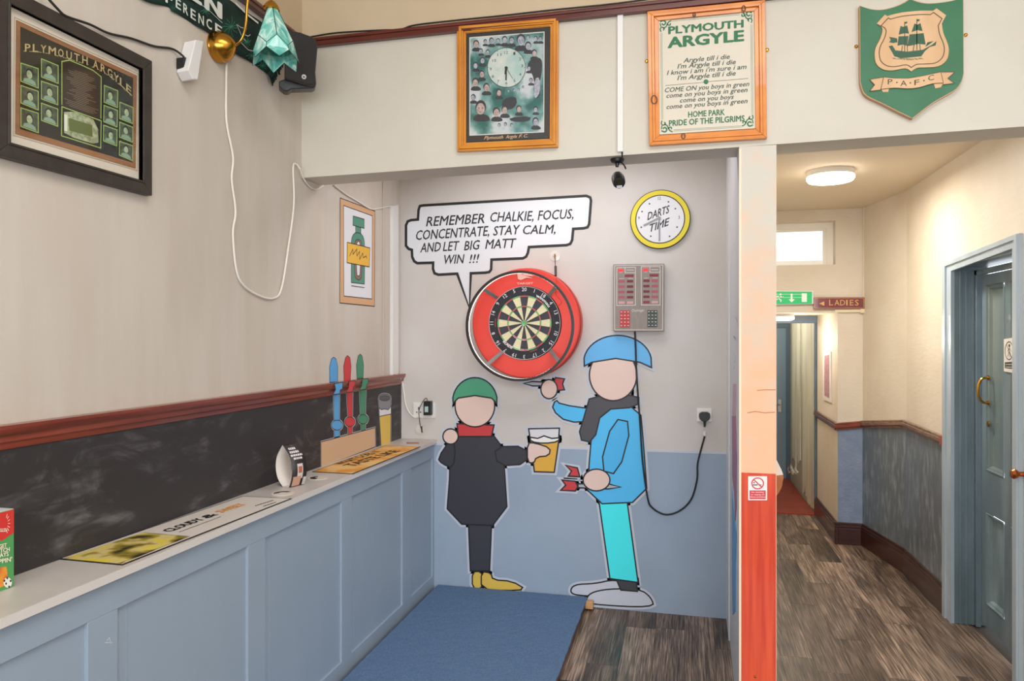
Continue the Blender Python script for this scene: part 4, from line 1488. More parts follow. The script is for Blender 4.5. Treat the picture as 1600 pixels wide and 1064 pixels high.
ln = MB()
ln.stroke(PLn, z1((78, 92), (742, 398), (736, 915), (72, 725)), .9, .0006, True)
ln.build('mount_line', flat('A78E70'), fp)
on([(87, 106), (735, 405), (728, 905), (82, 718)], .0012).build('wood_border', mat('brown print border', '9C6E48', .4, '845838', 14, vec=(1, .2, 2)), fp)
on([(110, 142), (714, 418), (711, 872), (108, 692)], .0018).build('dark_print', mat('dark print', '1B1913', .25, '2E3327', 3.5, lo=.45, hi=.75), fp)
on([(330, 330), (372, 322), (440, 350), (500, 378), (545, 412), (543, 640), (330, 565)], .0022).build('text_panel', mat('maroon print panel', '241A14', .3, '33281F', 6), fp)
ln = MB()
GB = '9DB866'
ln.stroke(PLn, z1((332, 562), (332, 330), (372, 322), (440, 350), (500, 378), (543, 412), (541, 636)), 1.6, .0028)
ln.stroke(PLn, z1((332, 572), (543, 648), (540, 794), (330, 728)), 1.6, .0028, True)
tiles = [[(112, 338), (205, 368), (205, 472), (112, 435)], [(112, 458), (205, 490), (205, 590), (112, 552)], [(112, 578), (205, 608), (205, 712), (112, 678)],
         [(222, 315), (312, 352), (312, 447), (222, 412)], [(222, 435), (310, 465), (310, 562), (222, 530)], [(222, 553), (310, 585), (310, 678), (222, 645)],
         [(560, 458), (632, 487), (630, 577), (558, 548)], [(558, 565), (630, 592), (628, 680), (556, 652)], [(556, 672), (628, 697), (626, 783), (554, 755)],
         [(643, 548), (714, 577), (713, 663), (642, 636)], [(642, 655), (713, 683), (712, 763), (641, 735)], [(641, 758), (712, 782), (711, 862), (640, 832)]]
rnd = random.Random(11)
fa = MB(); hr_ = MB(); sh_ = MB()
for t in tiles:
    on(t, .0026).build('portrait', mat('portrait ground', '2F3A30', .3, '55604C', 60), fp)
    ln.stroke(PLn, z1(*t), 1.5, .0032, True)
    dx, dy = rnd.uniform(-.05, .05), rnd.uniform(-.04, .04)

    def te(cx, cy, rx, ry, n=14):
        return [bil(t, cx + rx * math.cos(2 * PI * k / n) + dx, cy + ry * math.sin(2 * PI * k / n) + dy) for k in range(n)]
    sh_.poly(PLn, z1(*[bil(t, a, b) for a, b in ((.12, .94), (.2, .76), (.42, .68), (.62, .68), (.82, .76), (.9, .94))]), .0028, .0002)
    hr_.poly(PLn, z1(*te(.5, .38, .20, .25)), .0029, .0002)
    fa.poly(PLn, z1(*te(.5, .46, .165, .22)), .0031, .0002)
ln.build('green_lines', flat(GB), fp)
sh_.build('portrait_shirts', flat('86A48E'), fp)
hr_.build('portrait_hair', flat('1E1D1A'), fp)
fa.build('portrait_faces', mat('pale green tinted faces', 'B9C7A0', .3, '8FA080', 120), fp)
on([(345, 600), (400, 600), (500, 640), (525, 690), (528, 765), (500, 770), (400, 740), (345, 712)], .0026).build('stadium', mat('stadium print', 'B9C2A0', .3, '7F8A68', 70), fp)
on([(368, 632), (495, 672), (497, 735), (372, 700)], .0030).build('pitch', flat('5C6B35'), fp)
on([(345, 612), (362, 618), (362, 705), (345, 700)], .003).build('stadium_stand', flat('DDE3CC'), fp)
tx = MB()
rows = []
rnd = random.Random(21)
for k in range(22):
    y = 372 + k * 9.4
    cx = 436
    wdt = rnd.uniform(25, 92)
    rows.append(((cx - wdt) / 3.433, (y + 6 - wdt * .34 + 14) / 3.433, (cx + wdt) / 3.433, (y + 6 + wdt * .34 + 14) / 3.433, .8))
bars(tx, PLn, rows, .003)
tx.build('small_print', flat('8C7B64'), fp)
# arched heading, letter by letter
hcent = dict(zip(range(14), (148, 190, 233, 280, 326, 370, 412, 455, 513, 553, 590, 623, 656, 690)))
base_pts = [(128, 276), (200, 279), (260, 288), (320, 303), (390, 323), (470, 348), (520, 370), (580, 404), (640, 452), (706, 514)]


def ybase(x):
    for (xa, ya), (xb, yb) in zip(base_pts, base_pts[1:]):
        if x <= xb: return ya + (yb - ya) * (x - xa) / (xb - xa)
    return base_pts[-1][1]


tx = MB()
for k, c in enumerate('PLYMOUTHARGYLE'):
    hw_ = 20 if c == 'M' else 15 if k < 8 else 13.5
    xa, xb = hcent[k] - hw_, hcent[k] + hw_
    a, b = z1((xa, ybase(xa)))[0], z1((xb, ybase(xb)))[0]
    tx.line(PLn, a, b, 13, c, .003, bold=.02)
    # serifs
    for q in (a, b):
        tx.poly(PLn, [(q[0] - 1.5, q[1] - 1), (q[0] + 1.5, q[1] - .6), (q[0] + 1.5, q[1] + .3), (q[0] - 1.5, q[1])], .003, .0002)
tx.build('heading', flat('B5A372'), fp)
MB().prism([p - Vector((.006, 0, 0)) for p in I3], (-.001, 0, 0)).build('glass', M_glass, fp)

# ------------------------------------------------------------------ clock collage in orange wooden frame
z3 = zm(700, 10, 4.435)
pc = thing('framed_collage_clock', at(FW, 792, 237), 'orange wooden frame with portrait collage and clock dial on green ground', 'picture')
M_pine = mat('orange varnished wood', 'C77A1C', .3, 'D88F2C', 9, vec=(.6, 1, .6), coat=.4)
inn3 = z3((118, 178), (705, 130), (700, 912), (118, 940))
frame4(FW, z3((58, 122), (762, 65), (758, 970), (60, 1003)), inn3, .032,
       [(0, .25, .8), (.25, .55, 1), (.55, .72, .85), (.72, 1, .6)], M_pine, pc)
MB().poly(FW, inn3, .012, .011).build('black_mount', flat('231E1B'), pc)


def collage_mat():
    q = NT('collage print')
    geo = q.n('ShaderNodeNewGeometry')
    n1 = q.n('ShaderNodeTexNoise', Scale=9, Detail=3)
    q.l(geo.outputs['Position'], n1.inputs['Vector'])
    cr = q.n('ShaderNodeValToRGB')
    e = cr.color_ramp.elements
    e[0].position = .38; e[0].color = lin('1F625D')
    e[1].position = .62; e[1].color = lin('C4CBCE')
    x = e.new(.5); x.color = lin('6F9C99')
    q.l(n1.outputs[0], cr.inputs[0])
    q.l(cr.outputs[0], q.b.inputs['Base Color'])
    q.b.inputs['Roughness'].default_value = .3
    return q.m


MB().poly(FW, z3((148, 214), (669, 174), (666, 872), (148, 896)), .0126, .0006).build('white_line', flat('D8D8D4'), pc)
MB().poly(FW, z3((154, 220), (663, 181), (660, 866), (154, 889)), .0132, .0006).build('collage_print', collage_mat(), pc)
rnd = random.Random(17)
faces = [(195, 262, 24, 1), (258, 245, 15, 0), (300, 240, 20, 0), (348, 240, 16, 0), (392, 232, 22, 0), (440, 235, 22, 0), (505, 235, 36, 0), (557, 215, 14, 0), (610, 225, 16, 0), (640, 225, 16, 0), (555, 275, 26, 0),
         (228, 310, 16, 0), (275, 320, 18, 0), (192, 410, 20, 0), (237, 375, 20, 0), (232, 470, 22, 1), (190, 528, 27, 1), (265, 562, 26, 1), (176, 632, 20, 0), (352, 598, 22, 1), (597, 325, 22, 1), (228, 705, 44, 1), (335, 735, 30, 1),
         (392, 718, 26, 1), (490, 712, 22, 1), (575, 515, 16, 0), (607, 715, 18, 0), (606, 800, 26, 0), (560, 430, 16, 0), (355, 825, 13, 0), (398, 818, 13, 0), (440, 825, 13, 0), (420, 585, 9, 0), (455, 580, 9, 0), (490, 578, 9, 0), (520, 560, 9, 0)]
dk = MB(); fs1 = MB(); fs2 = MB(); ft = MB()
for i, (cx, cy, r, k) in enumerate(faces):
    tlt = rnd.uniform(-3, 3)
    if r > 14:
        p = [(cx - r * 1.25, cy + r * 2.1), (cx - r * 1.1, cy + r * 1.3), (cx - r * .3, cy + r * .9), (cx + r * .4, cy + r * .9), (cx + r * 1.3, cy + r * 1.3), (cx + r * 1.5, cy + r * 2.1)]
        dk.poly(FW, z3(*smoothp(p, 1)), .0136 + i * .00003, .0002)
    dk.poly(FW, z3(*ell(cx + tlt * .3, cy - r * .2, r * .84, r * 1.08, 14)), .0137 + i * .00003, .0002)
    (fs1 if k else fs2).poly(FW, z3(*ell(cx + tlt, cy + r * .1, r * .66, r * .92, 14)), .01385 + i * .00003, .0002)
    if r > 14:
        for dx_ in (-.26, .26):
            ft.poly(FW, z3(*ell(cx + tlt + dx_ * r, cy - r * .02, r * .13, r * .07, 6)), .0141 + i * .00003, .0002)
        ft.poly(FW, z3(*ell(cx + tlt, cy + r * .58, r * .2, r * .05, 6)), .0141 + i * .00003, .0002)
# standing player figures on the right, group and shirts
dk.poly(FW, z3(*smoothp([(575, 365), (630, 350), (655, 380), (650, 470), (625, 560), (645, 600), (620, 645), (590, 600), (600, 500), (545, 410)], 1)), .0136, .0002)
fs2.poly(FW, z3(*smoothp([(600, 500), (635, 490), (640, 590), (610, 640), (595, 620)], 1)), .015, .0002)
dk.poly(FW, z3(*smoothp([(380, 640), (470, 620), (480, 680), (430, 720), (370, 700)], 1)), .0136, .0002)
dk.poly(FW, z3(*smoothp([(420, 770), (580, 760), (560, 800), (440, 800)], 1)), .0136, .0002)
dk.build('dark_shapes', flat('2A2B33'), pc)
fs1.build('warm_faces', mat('warm faces', 'C9B0A8', .4, 'A58E8A', 90), pc)
fs2.build('grey_faces', mat('grey faces', 'B9BAC6', .4, '9496A6', 90), pc)
ft.build('face_marks', flat('4A4248'), pc)
dial = thing  # noqa
ccx, ccy = 405, 424
cl = MB()
cl.poly(FW, z3(*ell(ccx, ccy, 132, 137, 48)), .0158, .0003)
cl.build('clock_dial', mat('dial ground', 'A9C4BE', .3, 'D8D8D0', 12), pc)
ln = MB()
ln.stroke(FW, z3(*ell(ccx, ccy, 132, 137, 48)), .8, .0164, True)
for s_, x, y in (('12', 403, 330), ('1', 460, 337), ('2', 499, 375), ('3', 513, 423), ('4', 500, 482), ('5', 460, 525), ('6', 404, 542), ('7', 348, 530), ('8', 311, 497), ('9', 296, 445), ('10', 320, 386), ('11', 356, 345)):
    hw = 13 if len(s_) == 2 else 7
    ln.line(FW, z3((x - hw, y))[0], z3((x + hw, y - 2))[0], 4.6, s_, .0164)
for k in range(12):
    a = k * PI / 6
    ln.poly(FW, ell(*z3((ccx + 125 * math.sin(a), ccy + 130 * math.cos(a)))[0], .6, .6, 6), .0164, .0002)
ln.build('dial_numerals', flat('26332F'), pc)
hd = MB().stroke(FW, z3((403, 425), (402, 512)), 2.2, .018).stroke(FW, z3((403, 425), (398, 470)), 3.2, .0184).stroke(FW, z3((400, 420), (448, 500)), .6, .0188)
hd.poly(FW, ell(*z3((403, 425))[0], 2.4, 2.4, 12), .019, .003)
hd.build('dial_hands', flat('1A1A1A'), pc)
tx = MB()
for a, b, s_ in (((250, 922), (383, 916), 'Plymouth'), ((400, 915), (478, 911), 'Argyle'), ((490, 910), (515, 909), 'F.'), ((525, 908), (552, 907), 'C.')):
    tx.line(FW, z3(a)[0], z3(b)[0], 5.4, s_, .0126, shear=.35, bold=.01)
tx.build('lettering', flat('D9B48C'), pc)
MB().poly(FW, inn3, .020, .0008).build('glass', M_glass, pc)

# ------------------------------------------------------------------ framed club verse
z4 = zm(1000, 0, 4.432)
vs_t = thing('framed_verse', at(FW, 1105, 226), 'orange pine frame with cream football verse in green letters', 'picture')
inn4 = z4((128, 135), (792, 68), (802, 888), (135, 932))
M_pine2 = mat('orange knotty pine', 'C9701C', .3, 'E08A2E', 14, vec=(.5, 1, .5), coat=.4, detail=6)
frame4(FW, z4((50, 76), (868, -4), (880, 955), (65, 1005)), inn4, .03, [(0, .35, .9), (.35, .6, 1), (.6, 1, .7)], M_pine2, vs_t)
kn_ = MB()
for (x, y, r) in ((98, 690, 22), (718, 58, 14), (375, 103, 9), (300, 942, 14)):
    kn_.stroke(FW, z4(*ell(x, y, r * .9, r * 1.3, 14)), 1.6, .0312, True)
kn_.build('knots', flat('4A2412'), vs_t)
MB().poly(FW, inn4, .014, .013).build('cream_panel', flat('D6CDBC'), vs_t)
G = '1C6B41'
tx = MB()
tx.line(FW, z4((195, 236))[0], z4((718, 188))[0], 55 / 4.43, 'PLYMOUTH', .0148, bold=.04)
tx.line(FW, z4((190, 332))[0], z4((722, 281))[0], 78 / 4.43, 'ARGYLE', .0148, bold=.045)
tx.line(FW, z4((333, 812))[0], z4((587, 795))[0], 42 / 4.43, 'HOME PARK', .0148, bold=.03)
tx.line(FW, z4((200, 873))[0], z4((725, 838))[0], 42 / 4.43, 'PRIDE OF THE PILGRIMS', .0148, bold=.03)
tx.poly(FW, z4(*ell(457, 566, 17, 17, 20)), .0150, .0003)
tx.build('green_lettering', flat(G), vs_t)
tx = MB()
for a, b, s_ in (((300, 434), (622, 406), 'Argyle till i die'), ((258, 475), (663, 443), "I'm Argyle till i die"), ((186, 520), (738, 476), "I know i am i'm sure i am"), ((258, 555), (663, 521), "I'm Argyle till i die"),
                 ((172, 640), (757, 595), 'COME ON you boys in green'), ((183, 678), (745, 636), 'come on you boys in green'), ((277, 710), (650, 684), 'come on you boys'), ((183, 755), (745, 713), 'come on you boys in green')):
    tx.line(FW, z4(a)[0], z4(b)[0], 33 / 4.43, s_, .0148, shear=.25, bold=.012)
tx.stroke(FW, z4((175, 592), (440, 570)), .6, .0148).stroke(FW, z4((475, 565), (750, 543)), .6, .0148)
tx.build('dark_lettering', flat('33443A'), vs_t)
bd_ = MB()
for d_ in (0, 9):
    bd_.stroke(FW, z4((222, 138 + d_), (690, 93 + d_)), .45, .0147).stroke(FW, z4((232, 908 - d_), (700, 880 - d_)), .45, .0147)
    bd_.stroke(FW, z4((143 + d_, 228), (150 + d_, 828)), .45, .0147).stroke(FW, z4((776 - d_, 168), (783 - d_, 790)), .45, .0147)
for (cx, cy, sx, sy) in ((140, 150, 1, 1), (775, 88, -1, 1), (148, 905, 1, -1), (783, 865, -1, -1)):
    for pts, w_ in (([(0, 0), (25, -8), (38, 8), (25, 22), (10, 14)], 2.2), ([(5, 70), (0, 50), (12, 38), (28, 48), (20, 60)], 1.8), ([(78, -8), (58, 2), (52, 20), (68, 24), (70, 10)], 1.8), ([(20, 45), (40, 35), (50, 12)], 1.8), ([(0, 10), (4, 35)], 1.6)):
        bd_.stroke(FW, z4(*sp2([(cx + sx * x, cy + sy * y) for x, y in pts], 4)), w_, .0149)
bd_.build('scroll_border', flat(G), vs_t)
for k, (u, v) in enumerate(((1010.5, 96), (1198.5, 78.5))):
    c_ = at(FW, u, v)
    MB().lathe([(.008, 0), (.008, .004), (.003, .006)], (c_.x, YF, c_.z), (0, -1, 0), 12).build('mirror_plate', M_brass, vs_t)

# ------------------------------------------------------------------ green shield plaque
z5 = zm(1310, 0, 4.093)
cr = thing('shield_plaque', at(FW, 1424, 178), 'green wooden shield plaque with carved sailing ship crest', 'plaque')
shp = [(135, 35)] + sp2([(135, 35), (200, 56), (265, 62), (330, 50), (400, 25), (458, -10)], 3)[1:] + sp2([(458, -10), (510, 10), (580, 21), (680, 12), (750, -2), (800, -22)], 3)[1:] + \
      [(802, 470)] + sp2([(802, 470), (790, 520), (755, 572), (690, 612), (600, 664), (475, 760)], 3)[1:] + sp2([(475, 760), (380, 715), (280, 664), (180, 615), (150, 570), (138, 520)], 3)[1:]
MB().poly(FW, z5(*shp), .024, .024).build('shield_board', mat('tan board edge', 'C49A72', .5), cr)
shp2 = [(a + (4 if a < 470 else -3), b + (3 if b < 300 else -5)) for a, b in shp]
MB().poly(FW, z5(*shp2), .0252, .001).build('green_face', mat('green plaque paint', '2F6B48', .4, '367350', 5), cr)
inner = [(245, 150), (298, 92)] + sp2([(312, 102), (400, 80), (520, 68), (606, 68)], 3) + [(628, 52), (690, 97), (662, 150)] + sp2([(664, 160), (672, 210), (700, 280), (707, 330), (692, 385), (640, 424), (560, 431), (505, 434), (465, 457)], 3) + \
        sp2([(465, 457), (428, 437), (350, 450), (290, 445), (245, 412), (232, 360), (238, 305), (268, 245), (282, 190), (270, 165)], 3)[1:]
M_tan = mat('carved pale wood', 'DDB78E', .5, 'CFA477', 9, vec=(1, 1, .3))
MB().poly(FW, z5(*inner), .031, .006).build('inner_shield', M_tan, cr, bevel=.001)
cx0, cy0 = 470, 262
inn2 = [(cx0 + (a - cx0) * .875, cy0 + (b - cy0) * .87) for a, b in inner]
ln = MB()
ln.stroke(FW, z5(*inn2), 1.3, .0314, True)
ln.build('carved_line', flat('4A3B22'), cr)
sp_ = MB()
for p in ([(322, 295), (345, 290), (365, 322), (440, 330), (540, 318), (600, 285), (628, 262), (622, 290), (585, 300), (555, 325), (530, 360), (400, 372), (358, 360)],
          [(385, 222), (398, 165), (412, 172), (440, 163), (452, 215), (425, 212)], [(468, 205), (487, 150), (505, 158), (525, 148), (538, 198), (505, 192)],
          [(378, 292), (385, 232), (448, 230), (440, 292), (410, 285)], [(440, 295), (455, 220), (545, 212), (558, 285), (510, 280), (470, 290)], [(325, 235), (375, 245), (378, 270), (350, 275), (325, 270), (335, 255)],
          [(555, 300), (570, 270), (610, 262), (580, 285)]):
    sp_.poly(FW, z5(*p), .0316, .0005)
for p in ([(424, 148), (424, 330)], [(502, 130), (502, 320)], [(410, 290), (404, 330)], [(440, 290), (442, 330)], [(485, 285), (478, 325)], [(520, 280), (524, 320)]):
    sp_.stroke(FW, z5(*p), 1.1, .0316)
sp_.poly(FW, z5((420, 140), (442, 138), (438, 150), (424, 152)), .0316, .0004).poly(FW, z5((498, 122), (522, 124), (516, 136), (502, 136)), .0316, .0004)
rnd = random.Random(8)
for k in range(26):
    x = 345 + k * 7.5
    sp_.stroke(FW, z5((x, 372 + rnd.uniform(-4, 6)), (x + rnd.uniform(4, 12), 386 - abs(k - 13) * .8)), .6, .0316)
sp_.build('sailing_ship', flat('2E5740'), cr)
bn = MB()
ribbon_ = sp2([(290, 492), (360, 500), (450, 500), (540, 485), (655, 460)], 3) + sp2([(672, 530), (600, 535), (520, 558), (450, 566), (360, 562), (272, 570)], 3)
bn.poly(FW, z5(*ribbon_), .030, .005)
bn.poly(FW, z5((290, 492), (200, 508), (232, 542), (200, 582), (268, 575)), .028, .003).poly(FW, z5((655, 460), (745, 460), (700, 500), (742, 532), (672, 540)), .028, .003)
bn.poly(FW, z5((272, 570), (325, 562), (318, 588), (285, 588)), .027, .002).poly(FW, z5((610, 535), (672, 530), (655, 558), (620, 565)), .027, .002)
bn.build('banner', M_tan, cr)
tx = MB()
for s_, a, b in (('P', (316, 540), (346, 538)), ('A', (396, 550), (438, 548)), ('F', (486, 545), (518, 541)), ('C', (574, 517), (612, 510))):
    tx.line(FW, z5(a)[0], z5(b)[0], 8.5, s_, .0306)
for p in ((374, 527), (460, 530), (547, 515)):
    tx.poly(FW, z5(*ell(*p, 5, 5, 8)), .0306, .0004)
for p in ([(290, 492), (360, 500), (450, 500), (540, 485), (655, 460)], [(672, 530), (600, 535), (520, 558), (450, 566), (360, 562), (272, 570)], [(290, 492), (272, 570)], [(655, 460), (672, 530)],
          [(290, 492), (200, 508), (232, 542), (200, 582), (268, 575)], [(655, 460), (745, 460), (700, 500), (742, 532), (672, 540)]):
    tx.stroke(FW, z5(*sp2(p, 3) if len(p) > 5 else p), .7, .0307)
tx.build('banner_lettering', flat('3D3420'), cr)
for u, v in ((1337.5, 73), (1508.5, 55)):
    c_ = at(FW, u, v)
    MB().lathe([(.007, 0), (.007, .004), (.003, .006)], (c_.x, YF, c_.z), (0, -1, 0), 12).build('mirror_plate', M_brass, cr)

# ------------------------------------------------------------------ scarf on the left wall
z2 = zm(230, 0, 4.433)
scf = thing('football_scarf', at(LW, 340, 60), 'dark green lettered scarf hung slanting below left picture rail', 'scarf')
up_e = [(-260, -420), (100, -270), (400, -110), (560, -8), (700, 90), (790, 150), (870, 215), (925, 270)]
lo_e = [(-260, -130), (0, 8), (150, 48), (180, 76), (300, 150), (410, 215), (580, 345), (720, 430), (840, 512)]
pu, pd = sp2(up_e, 5), sp2(lo_e, 5)
n_ = 40
vsn = []


def alongp(p, t):
    f = t * (len(p) - 1)
    i = min(int(f), len(p) - 2)
    f -= i
    return (p[i][0] * (1 - f) + p[i + 1][0] * f, p[i][1] * (1 - f) + p[i + 1][1] * f)


m_ = 8
for i in range(n_ + 1):
    a, b = alongp(pu, i / n_), alongp(pd, i / n_)
    for j in range(m_ + 1):
        t = j / m_
        q = (a[0] * (1 - t) + b[0] * t, a[1] * (1 - t) + b[1] * t)
        vsn.append(at(LW, *z2(q)[0], .008 + .004 * math.sin(i * .7 + j * .5)))
fsn = [(i * (m_ + 1) + j, i * (m_ + 1) + j + 1, (i + 1) * (m_ + 1) + j + 1, (i + 1) * (m_ + 1) + j) for i in range(n_) for j in range(m_)]
mb = MB().add(vsn, fsn)
o = mb.build('scarf_cloth', mat('dark green knit', '12382F', .9, '0C241F', 8, bump=.6, bscale=200), scf, smooth=True)
so_ = o.modifiers.new('thick', 'SOLIDIFY'); so_.thickness = .005; so_.offset = -1
tx = MB()
tx.line(LW, z2((395, 50))[0], z2((520, 132))[0], 26, 'N', .0155, bold=.06)
tx.line(LW, z2((290, -20))[0], z2((380, 38))[0], 26, 'E', .0155, bold=.06)
word = 'FERENCE'
wp_ = sp2([(120, 10), (200, 50), (260, 92), (320, 135), (385, 175), (450, 210), (528, 262)], 6)
for k, c in enumerate(word):
    a, b = alongp(wp_, (k + .12) / 7), alongp(wp_, (k + .8) / 7)
    tx.line(LW, z2(a)[0], z2(b)[0], 16, c, .0155, bold=.02)
tx.build('scarf_lettering', flat('D9DED8'), scf)
ln = MB()
ln.stroke(LW, z2((260, -40), (330, 0), (430, 72), (520, 158)), .8, .0152).stroke(LW, z2((610, 20), (700, 105), (770, 160)), 3.2, .0152)
for p in ([(618, 168), (640, 215), (660, 260), (690, 290)], [(618, 168), (650, 190), (690, 200)], [(645, 290), (700, 345), (740, 355)], [(660, 235), (700, 250), (715, 240)], [(740, 330), (780, 350), (785, 375)]):
    ln.stroke(LW, z2(*p), .9, .0155)
ln.build('white_drawing', flat('D9DED8'), scf)
gs = MB()
for cx, cy, r in ((580, 185, 75), (730, 385, 45), (800, 455, 40), (690, 290, 40), (410, 75, 40)):
    for k in range(11):
        a = 2 * PI * k / 11 + .2
        rr = r * (.6 + .4 * ((k * 7) % 3) / 2)
        gs.stroke(LW, z2((cx, cy), (cx + rr * .6 * math.cos(a + .15), cy + rr * .6 * math.sin(a + .15)), (cx + rr * math.cos(a), cy + rr * math.sin(a))), .8, .0156)
gs.build('green_bursts', flat('2B7F63'), scf)
fg = MB()
rnd = random.Random(6)
for k in range(26):
    t = k / 25
    a = (835 + t * 95, 505 - t * 120)
    L2 = rnd.uniform(60, 95) * (1 - .2 * t)
    b = (a[0] + 30 + rnd.uniform(-6, 6) - 10 * t, a[1] + L2)
    fg.tube([at(LW, *z2(a)[0], .012), at(LW, *z2(((a[0] + b[0]) / 2 + 5, (a[1] + b[1]) / 2))[0], .018 + rnd.random() * .008), at(LW, *z2(b)[0], .012)], .0035, 5)
o = fg.build('fringe', MATS['dark green knit'], scf)
o['kind'] = 'stuff'

# ------------------------------------------------------------------ brass wall lamp
lp = at(LW, 338, 74)
la = thing('wall_lamp', lp, 'brass wall lamp with drooping teal leaded glass shade', 'lamp')
MB().lathe([(.060, 0), (.063, .008), (.060, .016), (.061, .026), (.054, .046), (.040, .064), (.022, .078), (.012, .084), (0, .086)], lp, (1, 0, 0), 28).build('wall_rose', M_brass, la, smooth=True)
Yl = lp.y
lpl = Plane((0, Yl, 0), (0, -1, 0))
a0 = lp + Vector((.08, 0, 0))
a1 = at(lpl, 378, 60); a2 = at(lpl, 384, 38); a3 = at(lpl, 387, 0)
sx_ = at(lpl, 424, 13)
arm = spline([a0, at(lpl, 370, 69), a1, a2, a3, a3 + Vector((.03, 0, .12)), Vector((sx_.x - .04, Yl, sx_.z + .19)), Vector((sx_.x - .005, Yl, sx_.z + .16)), Vector((sx_.x, Yl, sx_.z + .02))], 6)
MB().tube(arm, .0055, 10).build('arm', M_brass, la, smooth=True)
MB().lathe([(.006, .03), (.014, .026), (.026, .012), (.031, .002), (.032, -.006), (.028, -.008)], sx_, (0, 0, 1), 24).build('shade_cap', M_brass, la, smooth=True)
M_teal = NT('teal marbled glass')
geo = M_teal.n('ShaderNodeNewGeometry')
mp = M_teal.n('ShaderNodeMapping'); mp.inputs['Scale'].default_value = (1, 1, .35)
M_teal.l(geo.outputs['Position'], mp.inputs['Vector'])
n1 = M_teal.n('ShaderNodeTexNoise', Scale=22, Detail=4, Distortion=1.5)
M_teal.l(mp.outputs[0], n1.inputs['Vector'])
crp = M_teal.n('ShaderNodeValToRGB')
e = crp.color_ramp.elements
e[0].position = .3; e[0].color = lin('2F9C96')
e[1].position = .68; e[1].color = lin('CFE9DF')
xx = e.new(.52); xx.color = lin('7CC7BA')
M_teal.l(n1.outputs[0], crp.inputs[0])
M_teal.l(crp.outputs[0], M_teal.b.inputs['Base Color'])
M_teal.b.inputs['Roughness'].default_value = .12
M_teal.b.inputs['Transmission Weight'].default_value = .0
M_teal = M_teal.m
lead = flat('1B2A28')
sc0 = sx_ + Vector((.004, 0, -.006))
tiltv = Vector((.022, -.01, 0))


def shp_(r, ang, dz):
    return sc0 + Vector((r * math.cos(ang), r * math.sin(ang), -dz)) + tiltv * (dz / .2)


ld = MB()
A0 = math.radians(8)
for k in range(6):
    a, b = A0 + k * PI / 3, A0 + (k + 1) * PI / 3
    m2 = (a + b) / 2
    p = [shp_(.022, a, 0), shp_(.022, b, 0), shp_(.074, b, .128), shp_(.078, m2, .163), shp_(.074, a, .128)]
    MB().prism(p, (sc0 + tiltv * .5 + Vector((0, 0, -.1)) - (p[0] + p[3]) / 2).normalized() * .002).build('glass_panel', M_teal, la)
    ld.tube([p[0], p[4]], .0016, 5).tube([p[4], p[3], p[2]], .0016, 5)
    # petal below the edge a
    m1 = a - PI / 6
    q = [shp_(.074, a, .128), shp_(.078, m2, .163), shp_(.083, m2, .182), shp_(.096, a, .222), shp_(.083, m1, .182), shp_(.078, m1, .163)]
    MB().prism(q, (sc0 + tiltv + Vector((0, 0, -.17)) - (q[0] + q[3]) / 2).normalized() * .002).build('glass_petal', M_teal, la)
    ld.tube([q[1], q[2], q[3], q[4]], .0014, 5)
ld.build('lead_line', lead, la)

# ------------------------------------------------------------------ corner loudspeaker
spk_r = Vector((.86, .51, 0)).normalized()
spk_n = Vector((.51, -.86, -.12)).normalized()
spk_u = spk_n.cross(spk_r) * -1
if spk_u.z < 0: spk_u = -spk_u
SPL = Plane((-1.56, 2.93, 2.9), spk_n)
sp = thing('loudspeaker', at(SPL, 467, 138), 'black curved wall loudspeaker high in the left corner', 'speaker')
front = z2((935, 215), (985, 208), (1060, 222), (1130, 248), (1172, 275), (1180, 330), (1172, 420), (1165, 500), (1172, 590), (1110, 592), (950, 545), (952, 400))
fp3 = [at(SPL, *p) for p in front]
MB().prism(fp3, -spk_n * .14 + Vector((0, 0, 0))).build('cabinet', mat('black speaker plastic', '232021', .5), sp, bevel=.008)
MB().poly(SPL, z2(*[(1060 + (a - 1060) * .9, 400 + (b - 400) * .93) for a, b in ((935, 215), (985, 208), (1060, 222), (1130, 248), (1172, 275), (1180, 330), (1172, 420), (1165, 500), (1172, 590), (1110, 592), (950, 545), (952, 400))]), .003, .003).build('grille', mat('speaker grille', '2C2827', .75, bump=.8, bscale=500), sp)
for (x, y, r) in ((1065, 320, 30), (1080, 460, 40)):
    c_ = at(SPL, *z2((x, y))[0], .0032)
    r3 = r / 4.433 * depth(SPL, *z2((x, y))[0]) / F
    MB().lathe([(r3, 0), (r3 * .9, .0012), (r3 * .5, .0), (r3 * .2, .002), (0, .0025)], c_, spk_n, 20).build('driver', MATS['speaker grille'], sp, smooth=True)
c_ = at(SPL, *z2((1086, 532))[0], .0035)
MB().lathe([(.010, 0), (.010, .001)], c_, spk_n, 20).build('badge', flat('D8CFC4'), sp)
MB().poly(SPL, z2((1078, 524), (1084, 524), (1084, 532), (1092, 526), (1094, 540), (1086, 536), (1080, 542)), .0052, .0003).build('badge_mark', M_black, sp)
bk = MB()
bq = [at(SPL, *p, -.03) for p in z2((912, 562), (950, 548), (1050, 580), (1170, 594), (1150, 612), (1000, 616), (975, 632), (950, 630), (912, 600))]
bk.prism(bq, -spk_n * .09)
bk.build('bracket', M_black, sp, bevel=.004)

